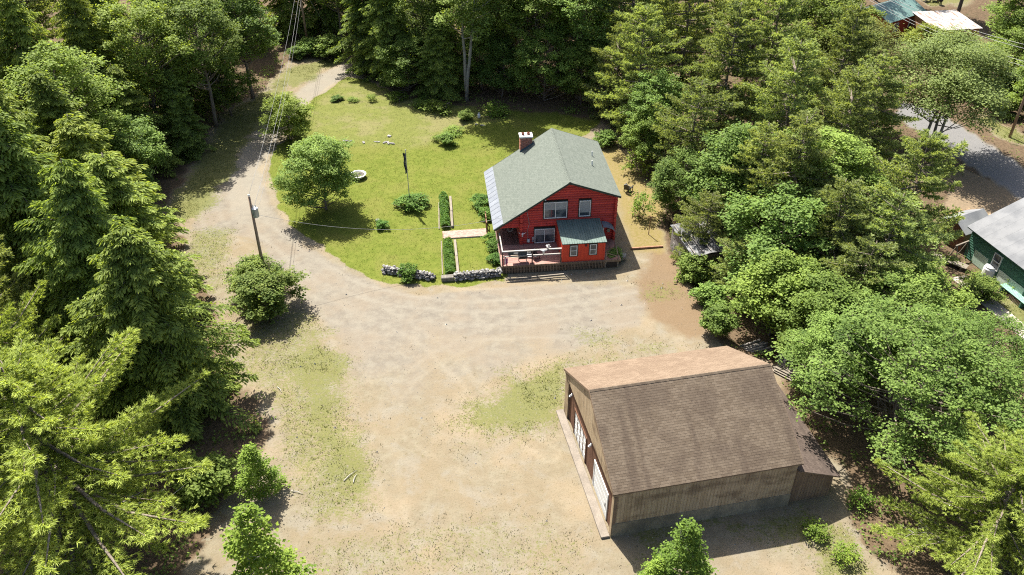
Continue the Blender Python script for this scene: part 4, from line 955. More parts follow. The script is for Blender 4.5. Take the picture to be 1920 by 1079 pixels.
def strip_leaves(name, a, b, wid, h, n, mat, seed, label, cat, group=None):
    g = np.random.default_rng(seed); a = np.array(a); b = np.array(b); d = b - a; Ln = np.hypot(*d); d /= Ln; s = np.array([-d[1], d[0]])
    e = empty(name, (a[0], a[1], 0), 0, label, cat, group)
    t = g.uniform(0, Ln, n); q = g.uniform(-1, 1, n); hz = h * np.sqrt(np.clip(1 - (q * .9) ** 2, 0, 1)) * (.75 + .5 * vnoise(t, q, .5, seed)) * g.uniform(.55, 1.0, n) ** .5
    xy = d[None] * t[:, None] + s[None] * (q * wid * .5 * (.8 + .4 * vnoise(t, t * 0, .7, seed + 3)))[:, None]
    C = np.concatenate([xy, hz[:, None]], 1); N = norm(g.normal(0, .5, (n, 3)) + [0, 0, 1]); N[:, :2] += s[None] * (q * .4)[:, None]
    V, Q, tt = leaf_quads(C, np.cross(N, g.normal(0, 1, (n, 3))), norm(N), g.uniform(.12, .24, n), g.uniform(.08, .14, n), np.clip(.25 + hz / h * .5 + g.normal(0, .15, n), 0, 1))
    link('foliage', np_mesh('foliage', V, quads=Q, mat=M[mat], attrs={'tint': tt}), e)
    st = MB()
    for i in range(int(Ln / .3)): p = a * 0 + d * (i * .3 + .1); st.tube([(p[0], p[1], 0), (p[0] + .05, p[1] + .03, h * .7)], .012, 4)
    st.build('stems', M['bark'], e); return e
strip_leaves('hedge', (-6.62, 70.5), (-6.05, 64.7), .85, .62, 2600, 'hosta', 1, 'clipped green hedge strip behind the brick path', 'hedge')
strip_leaves('hedge', (-5.72, 62.5), (-5.15, 57.2), .80, .55, 2400, 'hosta', 2, 'clipped green hedge strip in front of the brick path', 'hedge')
def timber_edge(a, b, label, name='timber_edging', w=.22, h=.22, seg=2.4, mat=None):
    a = Vector((*a, 0)); b = Vector((*b, 0)); Ln = (b - a).length; e = empty(name, a, math.atan2(b.y - a.y, b.x - a.x), label, 'edging'); n = max(1, round(Ln / seg)); me = None
    for i in range(n):
        p = MB().box(i * Ln / n + .015, (i + 1) * Ln / n - .015, -w / 2, w / 2, -.05, h).build('timber', mat or M['timber'], e, rot=(0, 0, random.uniform(-.004, .004)), bevel=.015)
timber_edge((-5.95, 70.4), (-5.42, 64.9), 'grey timber edging beside the hedge behind the brick path')
timber_edge((-5.08, 62.6), (-4.50, 57.3), 'grey timber edging beside the hedge in front of the brick path')
timber_edge((-6.98, 69.4), (-6.62, 64.6), 'thin pale edging on the lawn side of the rear hedge', w=.10, h=.08)
timber_edge((-6.28, 62.6), (-5.80, 57.4), 'thin pale edging on the lawn side of the front hedge', w=.10, h=.08)
timber_edge(hloc(-9.9, -4.34)[:2], hloc(-4.9, -4.02)[:2], 'long yellowed plank on the ground before the deck pickets', 'ground_plank', .12, .09, 5)
timber_edge(hloc(-9.85, -4.72)[:2], hloc(-5.9, -4.45)[:2], 'second shorter plank on the ground before the deck', 'ground_plank', .10, .07, 5)
timber_edge((10.4, 61.35), (13.3, 61.70), 'dark log lying across the yard right of the house', 'ground_log', .16, .14, 3, M['brownwood'])
# brick path
pa = Vector((-6.15, 63.55, 0)); pb = Vector((-2.35, 64.05, 0)); pl = (pb - pa).length; pth = empty('path', pa, math.atan2(pb.y - pa.y, pb.x - pa.x)); pth['kind'] = 'structure'; pth['label'] = 'short pink brick path from the lawn to the porch'
MB().box(0, pl, -.62, .62, -.05, .075).build('bed', M['mortar'], pth)
M['paver'] = simple('path_brick', (.27, .17, .135), (.33, .225, .185), .9, 8, objrand=.2, fine=.15)
pv = MB(); g = random.Random(6); r = 0; y = -.62
pme = MB().box(-.10, .10, -.047, .047, 0, .03).mesh('brick', M['paver']); cnt = 0
while y < .60:
    x = -.1 if r % 2 else 0
    while x < pl - .05:
        if cnt < 290: link('brick', pme, pth, (x + .105, y + .05, .072 + g.uniform(0, .006))); cnt += 1
        else: pv.box(x + .005, x + .205, y + .004, y + .098, .07, .10 + g.uniform(0, .006))
        x += .21
    y += .102; r += 1
if pv.v: pv.build('bricks', M['paver'], pth)['kind'] = 'stuff'
# trellis fence by the porch steps
tl = empty('wood_trellis', (-2.35, 64.9, 0), 1.65, 'small brown wooden rail by the end of the brick path', 'railing')
for x in (-.9, .0, .9): MB().box(x - .05, x + .05, -.05, .05, 0, 1.15).build('post', M['brownwood'], tl)
for z in (.35, .95): MB().box(-.95, .95, -.03, .03, z, z + .09).build('rail', M['brownwood'], tl)
# flagpole with a dark drooping flag
fx, fy = G(769, 388); fpole = empty('flagpole', (fx, fy, 0), 0, 'thin dark flagpole rising from the shrub bed on the lawn', 'flagpole')
MB().tube([(0, 0, 0), (0, 0, 5.85)], [.045, .028], 8).build('pole', M['steel'], fpole); MB().lathe([(.01, 0), (.06, .05), (.06, .09), (.01, .13)], 8, (0, 0, 5.85)).build('finial', M['steel'], fpole)
gf = np.random.default_rng(5); nu, nv = 7, 12; Vf = []; 
for j in range(nv):
    for i in range(nu):
        Vf.append((-.03 - .26 * (i / (nu - 1)) * (1 - .45 * j / nv) + .04 * math.sin(j * .9 + i), .10 * math.sin(i * 2.2 + j * .5), 5.6 - j * .185 - .10 * i / nu * (j / nv)))
for i in range(nu * nv): Vf.append((Vf[i][0], Vf[i][1] + .012, Vf[i][2]))
Qf = [(j * nu + i, j * nu + i + 1, (j + 1) * nu + i + 1, (j + 1) * nu + i) for j in range(nv - 1) for i in range(nu - 1)]; Qf += [tuple(k + nu * nv for k in q[::-1]) for q in Qf]
t = NT('dark_flag'); vec = t.n('TexCoord').outputs['Object']; cf = t.mix(t.rng(t.noise(t.scalevec(vec, (3, 3, 5)), 1.2, 2), .50, .56), (.035, .04, .045), (.17, .18, .18)); t.finish(cf, .9, .1)
flg = link('drooping_flag', np_mesh('drooping_flag', Vf, quads=Qf, mat=t.m), None, (fx, fy, 0)); tag(flg, 'dark mottled flag drooping along the lawn flagpole', 'flag')
# white basin on the lawn, small ornament stone
bx_, by_ = G(672, 333); bs = empty('white_basin', (bx_, by_, 0), 0, 'round white basin with dark filling on the lawn beside the apple tree', 'basin')
MB().lathe([(.45, 0), (.62, .12), (.80, .34), (.82, .40), (.70, .40), (.62, .30), (.02, .28)], 20).build('bowl', M['white'], bs, smooth=False)
MB().lathe([(.66, .30), (.4, .335), (.02, .35)], 16, (0, 0, .02)).build('filling', simple('dark_soil', (.05, .045, .035), (.12, .11, .09), .95, 8), bs)
MB().tube([(-.2, .1, .36), (.1, -.05, .50), (.3, .1, .38)], .03, 5).build('stick', M['deadwood'], bs)
x, y = G(708, 416); o = link('lawn_rock', ROCKS[2], None, (x, y, .12), (0, 0, 1), (.55, .5, .6)); tag(o, 'single pale rock beside a small plant on the lawn', 'rock')
for i, (px, py, s) in enumerate([(905, 236, .5), (893, 234, .35), (505 + 225, 256, .55)]):
    x, y = G(px, py); o = link('field_rock', ROCKS[i + 3], None, (x, y, .05), (0, .2, i), (s * 1.3, s, s * .6)); tag(o, ['flat grey rock near the woods behind the chimney', 'small grey stone beside the flat rock near the woods', 'pale rock in the dry upper field'][i], 'rock')
for i, (px, py) in enumerate([(648, 265), (656, 266), (682, 268), (707, 267), (722, 268), (728, 269), (735, 270)]):
    x, y = G(px, py); o = link('edge_stone', ROCKS[i % 9], None, (x, y, .03), (0, 0, i), (.8, .35, .3)); tag(o, 'flat pale stone in the row edging the dry field', 'stone', 'stones in the row edging the dry field')
pbx, pby = G(898, 222); pb_ = empty('propane_bottle', (pbx, pby, 0), 0, 'small white gas bottle at the edge of the back woods', 'gas bottle')
MB().lathe([(.14, 0), (.17, .06), (.17, .42), (.12, .52), (.05, .55)], 12).build('body', M['white'], pb_, smooth=True); MB().lathe([(.10, .52), (.10, .64), (.08, .64), (.08, .52)], 10).build('collar', M['white'], pb_)
# boulder and dark plants right of the addition
x, y, z = hloc(.25, -2.3); o = link('garden_boulder', rock_mesh(77, (1.2, 1.0, .8)), None, (x, y, .25), (0, 0, .4), (1.15, 1.0, 1.0)); tag(o, 'grey-green boulder in the shade right of the deck steps', 'boulder')
# clothes-line posts and yard chair right of the house
for i, (px, py, h) in enumerate([(1216, 440, 1.9), (1199, 402, 1.5)]):
    x, y = G(px, py); c = empty('clothes_post', (x, y, 0), .3 * i, ['taller thin brown post standing in the dry yard near the grey shed', 'shorter thin brown post farther back in the dry yard'][i], 'post')
    MB().tube([(0, 0, 0), (.02, 0, h)], .04, 6).build('post', M['brownwood'], c)
    if i == 0: MB().tube([(-.25, 0, h - .1), (.25, 0, h - .1)], .025, 5).build('crossbar', M['brownwood'], c)
def chair(px, py, rz, label, m, s=1.0, x=None):
    x, y = G(px, py); c = empty('lawn_chair', (x, y, float(ground_z(x, y))), rz, label, 'chair'); c.scale = (s, s, s)
    MB().box(-.3, .3, -.28, .3, .32, .37).build('seat', m, c); q = MB()
    for k in range(5): MB().box(-.30 + k * .122, -.20 + k * .122, .28, .32, .36, 1.0 + .05 * (2 - abs(k - 2))).build('slat', m, c, rot=(-.25, 0, 0))
    for sx in (-1, 1):
        MB().box(sx * .36 - .05, sx * .36 + .05, -.32, .36, .56, .60).build('armrest', m, c)
        for yy in (-.28, .28): MB().box(sx * .33 - .03, sx * .33 + .03, yy - .03, yy + .03, 0, .56).build('leg', m, c)
chair(1178, 358, 2.6, 'dark slatted chair standing in the dry yard right of the house', M['black'])
chair(1733, 12, .3, 'dark grey garden chair nearer the teal roof on the far lawn', M['steel'], 1.3); chair(1748, 12, -.4, 'brown garden chair on the far lawn behind the rusty metal roof', M['brownwood'], 1.5)
gx, gy = G(1759, 17); gk = empty('fire_kettle', (gx, gy, float(ground_z(gx, gy))), 0, 'small dark kettle on the far lawn right of the chairs', 'kettle grill')
MB().lathe([(.05, .4), (.34, .5), (.40, .72), (.32, .9), (.05, 1.0)], 12).build('bowl', M['black'], gk, smooth=True)
for a in (0, 2.1, 4.2): MB().tube([(.2 * math.cos(a), .2 * math.sin(a), .5), (.34 * math.cos(a), .34 * math.sin(a), 0)], .025, 5).build('leg', M['black'], gk)
# utility poles, transformer and wires
def pole(x, y, h, label, r=.14, lean=(0, 0), arm=None, name='utility_pole'):
    z0 = float(ground_z(x, y)); e = empty(name, (x, y, z0), 0, label, 'utility pole')
    MB().tube([(0, 0, -.3), (lean[0] * .5, lean[1] * .5, h * .5), (lean[0], lean[1], h)], [r, r * .85, r * .7], 10).build('post', M['polewood'], e, smooth=True)
    MB().lathe([(.05, 0), (.05, .08), (.09, .10), (.07, .2), (.02, .22)], 8, (lean[0], lean[1], h)).build('insulator', M['white'], e)
    if arm: MB().box(-arm, arm, -.06, .06, h - .9, h - .78).build('crossarm', M['polewood'], e)
    return e
ptx, pty = G(467, 370, 8.2)
pl_ = pole(ptx - .05, pty, 8.2, 'brown utility pole with a grey transformer rising from the roadside bush', lean=(.05, 0))
tf_ = MB().lathe([(.02, -.42), (.22, -.40), (.24, -.36), (.24, .30), (.26, .32), (.24, .38), (.10, .44), (.02, .44)], 14, (.34, -.12, 6.9)); tf_.build('transformer', M['steel'], pl_, smooth=False)
for k in (-.1, .1): MB().lathe([(.03, 0), (.05, .06), (.03, .12), (.04, .2), (.01, .24)], 8, (.34 + k, -.12, 7.34)).build('bushing', M['white'], pl_)
MB().box(.05, .2, -.16, -.08, 6.75, 7.1).build('bracket', M['steel'], pl_)
bx2, by2 = G(578, 92); pb2 = pole(bx2, by2, 9.2, 'pale wooden utility pole at the far edge of the woods by the lane', r=.16)
rx, ry = G(1893, 258); pole(rx, ry, 10, 'brown roadside utility pole at the right edge by the road', r=.16, arm=1.1)
def wire(a, b, sag, label, r=.011, name='power_line', n=14, cat='wire'):
    a = Vector(a); b = Vector(b); pts = []
    for i in range(n + 1):
        t = i / n; p = a.lerp(b, t); p.z -= sag * 4 * t * (1 - t); pts.append(p)
    o = MB().tube(pts, r, 4).build(name, M['wire'], None, smooth=True); return tag(o, label, cat)
top = Vector((ptx, pty, 8.35)); bt = Vector((bx2, by2, 9.35))
wire(top, bt, 1.0, 'uppermost wire running between the bush pole and the far lane pole')
wire(top + Vector((.1, 0, -1.3)), bt + Vector((.1, 0, -1.2)), 1.3, 'lower heavy wire between the two lane poles', .014)
wire(top + Vector((.2, 0, -1.9)), bt + Vector((.15, 0, -2.2)), 1.3, 'thin lowest wire between the two lane poles', .010)
wire(top + Vector((.2, -.1, -1.6)), hloc(-7.6, -.2, 4.0), 1.6, 'service wire from the transformer across the lawn to the house', .013, 'service_line', 20)
wire(bt + Vector((0, 0, -.4)), (bt.x + 3.4, bt.y + .8, 1.2), 0, 'guy wire slanting down right from the far lane pole', .016, 'guy_wire', 2)
rt_ = Vector((rx, ry, 10.1)); fh = Vector((48.5, 128.0, 9.5)); 
for k, dz in enumerate((0, -.85, -1.9, -2.4)):
    off = Vector(((-1.0, 1.0, 0, 0)[k], 0, dz))
    wire(rt_ + off, (46.0 + (k - 1.5) * .6, 118.0, 8.6 + dz), 1.0, ['road wire on the near end of the crossarm', 'road wire on the far end of the crossarm', 'upper road cable below the crossarm', 'lowest road cable below the crossarm'][k], .022)
    wire(rt_ + off, (66.0 + (k - 1.5) * .6, 50.0, 10.0 + dz), 1.0, ['road wire leaving the roadside pole on the near crossarm end', 'road wire leaving the roadside pole on the far crossarm end', 'upper road cable leaving the roadside pole to the right', 'lowest road cable leaving the roadside pole to the right'][k], .022)

# grey shed in the trees right of the yard
gs = empty('grey_shed', (13.95, 61.9, 0), -1.345, 'weathered grey board shed with a pale tarp roof at the wood edge', 'shed')
M['greyboard'] = simple('grey_board', (.15, .135, .12), (.22, .20, .18), .9, 4, stretch=(1, 1, .2), objrand=.18)
for i in range(24): MB().box(i * .2 + .006, i * .2 + .194, -.02, .02, -.9, 2.0 + .004 * (i % 3)).build('board', M['greyboard'], gs)
for i in range(14): MB().box(-.02, .02, .03 + i * .2 + .006, .03 + i * .2 + .194, -.9, 2.0 + .11 * i * .2).build('board', M['greyboard'], gs)
MB().box(.03, 4.78, .03, 2.78, -.9, 1.95).build('core', M['darkpost'], gs)
t = NT('pale_tarp'); vec = t.n('TexCoord').outputs['Object']; t.finish(t.mix(t.rng(t.noise(vec, 1.8, 4, .7), .42, .6), (.03, .03, .03), (.11, .112, .115)), .55, .3, 0, t.bump(t.noise(vec, 3, 3), .8, .1))
q = MB()
for i in range(6):
    for j in range(4):
        f = lambda a, b: (-.15 + a * .85, -.18 + b * .8, 2.06 + .08 * b * .8 + .06 * math.sin(a * 2.3 + b * 3.1))
        q.add([f(i, j), f(i + 1, j), f(i + 1, j + 1), f(i, j + 1)], [(0, 1, 2, 3)])
q.build('tarp', t.m, gs)
for (x0, x1, z0, z1) in ((.35, .75, 1.15, 1.75), (.55, .95, .2, .75)): MB().box(x0, x1, -.04, -.022, z0, z1).build('pale_sheet', M['railing'], gs)
for k in range(4): MB().box(.1, 4.7, .02 + k * .7, .10 + k * .7, 2.16 + .06 * k, 2.2 + .06 * k).build('batten', M['greyboard'], gs)
# log and lumber piles behind the barn
def lumber(px, py, rz, n, ln, label, m, z=0.0, flat=False):
    x, y = G(px, py); g = random.Random(px); e = empty('lumber_pile' if flat else 'log_pile', (x, y, float(ground_z(x, y))), rz, label, 'wood pile'); k = 0; lay = 0
    while k < n:
        row = max(2, 6 - lay)
        for i in range(row):
            if k >= n: break
            l_ = ln * g.uniform(.75, 1.1); yy = (i - row / 2) * .24 + g.uniform(-.03, .03); zz = .1 + lay * (.09 if flat else .19)
            if flat: MB().box(-l_ / 2, l_ / 2, -.10, .10, -.02, .025).build('plank', m, e, (g.uniform(-.2, .2), yy, zz), (0, g.uniform(-.02, .02), g.uniform(-.06, .06)))
            else: MB().tube([(-l_ / 2, 0, 0), (l_ / 2, 0, 0)], g.uniform(.07, .11), 7).build('log', m, e, (g.uniform(-.3, .3), yy, zz), (0, g.uniform(-.03, .03), g.uniform(-.08, .08)))
            k += 1
        lay += 1
lumber(1475, 672, 1.1, 14, 3.6, 'pile of grey poles leaning in shade behind the barn', M['deadwood']); lumber(1492, 705, -.75, 12, 3.2, 'stack of weathered planks in shade right of the barn roof', M['timber'], flat=True)
lumber(1405, 648, .4, 9, 3.0, 'dark brush and pole heap at the barn rear corner', M['greyboard'])
wx, wy = G(1820, 412); wp = empty('firewood_heap', (wx, wy, 0), 0, 'heap of split tan firewood before the white-roofed green house', 'firewood'); g = random.Random(8)
M['split'] = simple('split_wood', (.42, .29, .17), (.30, .20, .12), .9, 5, objrand=.25)
sp = [MB().prism([(-.10, -.06), (.11, -.07), (.02, .11)], -.24, .24).mesh('split_log', M['split']) for _ in range(1)]
for i in range(120):
    r = 2.0 * math.sqrt(g.random()); a = g.uniform(0, 6.28); link('split_log', sp[0], wp, (r * math.cos(a) * 1.15, r * math.sin(a) * .8, .08 + max(0, .9 - r * .45) * g.random()), (g.uniform(-.6, .6), g.uniform(-.6, .6), g.uniform(0, 6.28)), (1.15, 1.15, 1.15))

# neighbour's green house with white metal roof
nb = empty('green_house', (38.8 + .25, 60.33 - .1, 0), R_(-76.3), 'green clapboard house with a bright white metal roof at the right edge', 'house')
# local: x along the eave (towards the viewer), y into the house
M['greenclap'] = simple('green_clapboard', (.042, .115, .078), (.055, .14, .095), .7, 3, objrand=.08)
M['whiteroof'] = simple('white_roofing', (.165, .168, .172), (.12, .124, .13), .9, .6, .05, objrand=.03)
MB().box(.06, 15, .06, 9.5, -.2, 2.95).build('wall', M['greenclap'], nb)
z = .15
while z < 2.92: MB().add([(0, .0, z), (15, .0, z), (15, .03, z + .2), (0, .03, z + .2), (0, .06, z), (15, .06, z)], [(0, 1, 2, 3), (0, 4, 5, 1)]).build('clapboard', M['greenclap'], nb); z += .2
z = .15
while z < 5.2:
    hi = 9.4 - max(0, (z - 2.9) / .45); lo = max(0, (z - 2.9) / .45)
    if hi - lo > .3: MB().add([(0.0, lo, z), (0.0, hi, z), (.03, hi, z + .2), (.03, lo, z + .2)], [(0, 3, 2, 1)]).build('clapboard', M['greenclap'], nb)
    z += .2
nbr = empty('roof', (0, 0, 0)); nbr.parent = nb
MB().slab([(-.3, -.35, 2.9), (15.2, -.35, 2.9), (15.2, 4.75, 5.2), (-.3, 4.75, 5.2)], .12).build('roof_deck', M['greenclap'], nbr); MB().slab([(-.3, 4.75, 5.2), (15.2, 4.75, 5.2), (15.2, 9.85, 2.9), (-.3, 9.85, 2.9)], .12).build('roof_deck', M['greenclap'], nbr)
for i in range(16):
    x0 = -.33 + i * .98
    MB().slab([(x0, -.4, 2.905), (x0 + .972, -.4, 2.905), (x0 + .972, 4.75, 5.225), (x0, 4.75, 5.225)], .015).build('metal_sheet', M['whiteroof'], nbr); MB().slab([(x0, 4.75, 5.225), (x0 + .972, 4.75, 5.225), (x0 + .972, 9.9, 2.905), (x0, 9.9, 2.905)], .015).build('metal_sheet', M['whiteroof'], nbr)
window(nb, 3.0, 3.85, .95, 2.35, .0, 2, 'h', trim=False); window(nb, 7.4, 8.3, .95, 2.35, .0, 2, 'h', trim=False)
MB().box(3.95, 6.8, -.03, .0, .1, 1.25).build('pale_panel', simple('pale_green_panel', (.45, .52, .44), (.38, .45, .38), .7, 4), nb); MB().box(1.0, 2.6, -.03, .0, .1, 1.35).build('pale_panel', simple('pale_green_lattice', (.36, .45, .36), (.25, .33, .26), .7, 5, stretch=(6, 1, 1)), nb)
bn2 = empty('garden_bench', (41.05, 53.0, 0), R_(-76.3), 'long green slatted bench under the green house window', 'bench')
for i in range(5): MB().box(-2.4, 2.4, -.9 + i * .13, -.80 + i * .13, .62, .66).build('slat', simple('bench_green', (.16, .33, .24), (.22, .40, .30), .7, 4), bn2)
for x in (-2.2, 0, 2.2): MB().box(x - .05, x + .05, -.88, -.25, 0, .615).build('leg', M['greenclap'], bn2)
tx, ty = G(1851, 519); tk = empty('white_tank', (tx, ty, 0), 0, 'white upright tank with grey lid beside the green house', 'tank')
MB().lathe([(.48, 0), (.52, .06), (.52, .85), (.44, .98)], 18).build('barrel', M['white'], tk, smooth=False); MB().lathe([(.46, .98), (.46, 1.05), (.2, 1.12), (.02, 1.13)], 16).build('lid', M['steel'], tk)
gp = empty('garden_path', (40.1, 52.6, .0), R_(-76.3)); gp['kind'] = 'structure'; gp['label'] = 'pale gravel strip along the green house wall'
MB().box(-5, 8, -2.4, -1.0, .03, .075).build('gravel_strip', simple('pale_gravel', (.28, .24, .205), (.34, .30, .26), .95, 5, fine=.2), gp)
# small shed with a white roof, and ladders beside it
ss = empty('small_shed', (37.9, 63.3, 0), R_(-64), 'small brown shed with a white sheet roof behind the pine', 'shed')
MB().prism([(0, -.2), (2.6, -.2), (2.6, 1.9), (1.3, 2.7), (0, 1.9)], 0, 3.2, 'y').build('wall', simple('shed_brown', (.20, .09, .05), (.15, .07, .04), .9, 3), ss)
MB().slab([(-.2, -.25, 1.85), (1.3, -.25, 2.78), (1.3, 3.4, 2.78), (-.2, 3.4, 1.85)], .05).build('roof', M['whiteroof'], ss); MB().slab([(1.3, -.25, 2.78), (2.8, -.25, 1.85), (2.8, 3.4, 1.85), (1.3, 3.4, 2.78)], .05).build('roof', M['whiteroof'], ss)
lx, ly = G(1795, 485); ld = empty('sawhorse', (lx, ly, 0), .5, 'pale wooden A-frame sawhorse between the pine and the green house', 'sawhorse')
for sx in (-.7, .7):
    for sy in (-1, 1): MB().tube([(sx, sy * .45, 0), (sx, 0, 1.5)], .05, 5).build('leg', M['timber'], ld)
MB().box(-.9, .9, -.06, .06, 1.48, 1.6).build('beam', M['timber'], ld)
lx, ly = G(1775, 495); bd = empty('board_stack', (lx, ly, .0), -.75, 'stack of pale boards lying beside the sawhorse', 'boards')
for i in range(5): MB().box(-1.6, 1.6, -.36 + i * .15, -.22 + i * .15, .35, .40).build('board', M['timber'], bd)
for x in (-1.2, 1.2): MB().box(x - .05, x + .05, -.4, .4, 0, .345).build('bearer', M['timber'], bd)

# far red house with teal metal roof, and the rusty metal roof beside it
fz = float(ground_z(55, 118)); fh_ = empty('red_house', (51.53, 113.65, 0), R_(35.5), 'red far house with a teal metal roof at the top right', 'house')
M['teal'] = simple('teal_metal', (.11, .19, .175), (.135, .215, .20), .45, 1.5, .5, .1, objrand=.06); M['barnred'] = simple('red_clapboard', (.30, .055, .03), (.24, .04, .025), .8, 3)
MB().prism([(.3, -.5), (5.7, -.5), (5.7, 2.75), (3.0, 3.95), (.3, 2.75)], .1, 8.6, 'x').build('wall', M['barnred'], fh_)
for i in range(9):
    x0 = -.15 + i * 1.0; MB().slab([(x0, -.1, 2.75), (x0 + .99, -.1, 2.75), (x0 + .99, 3.0, 4.15), (x0, 3.0, 4.15)], .06).build('roof_panel', M['teal'], fh_); MB().slab([(x0, 3.0, 4.15), (x0 + .99, 3.0, 4.15), (x0 + .99, 6.1, 2.75), (x0, 6.1, 2.75)], .06).build('roof_panel', M['teal'], fh_)
    MB().box(x0 - .02, x0 + .02, -.1, -.06, 2.6, 2.76).build('rib', M['teal'], fh_)
for x in (2.0, 5.5): window(fh_, x, x + .9, 1.0, 2.2, .3, 2, 'h', trim=False)
rs = empty('rusty_roof_barn', (57.1, 111.0, 0), .14, 'long low shed with a white and rusty sheet roof at the top right', 'shed')
t = NT('rusty_sheet'); vec = t.n('TexCoord').outputs['Object']; r_ = t.n('ObjectInfo').outputs['Random']; c_ = t.mix(t.rng(t.noise(t.scalevec(vec, (2.2, .35, 1)), 1.2, 4, .7), .52, .66), (.30, .28, .27), (.18, .09, .045)); t.finish(c_, .55, .3); M['rusty'] = t.m
MB().prism([(.2, -.5), (6.6, -.5), (6.6, 2.85), (.2, 2.5)], .1, 6.2, 'x').build('wall', simple('rust_wood', (.34, .17, .07), (.26, .13, .06), .9, 3), rs)
for j in range(2):
    for i in range(8):
        x0 = -.1 + i * .83; y0 = -.1 + j * 3.4; zz = lambda y: 2.62 + .055 * y + (.02 if j == 0 else .045)
        MB().slab([(x0, y0, zz(y0)), (x0 + .81, y0, zz(y0)), (x0 + .81, y0 + 3.38, zz(y0 + 3.38)), (x0, y0 + 3.38, zz(y0 + 3.38))], .02).build('roof_sheet', M['rusty'], rs)
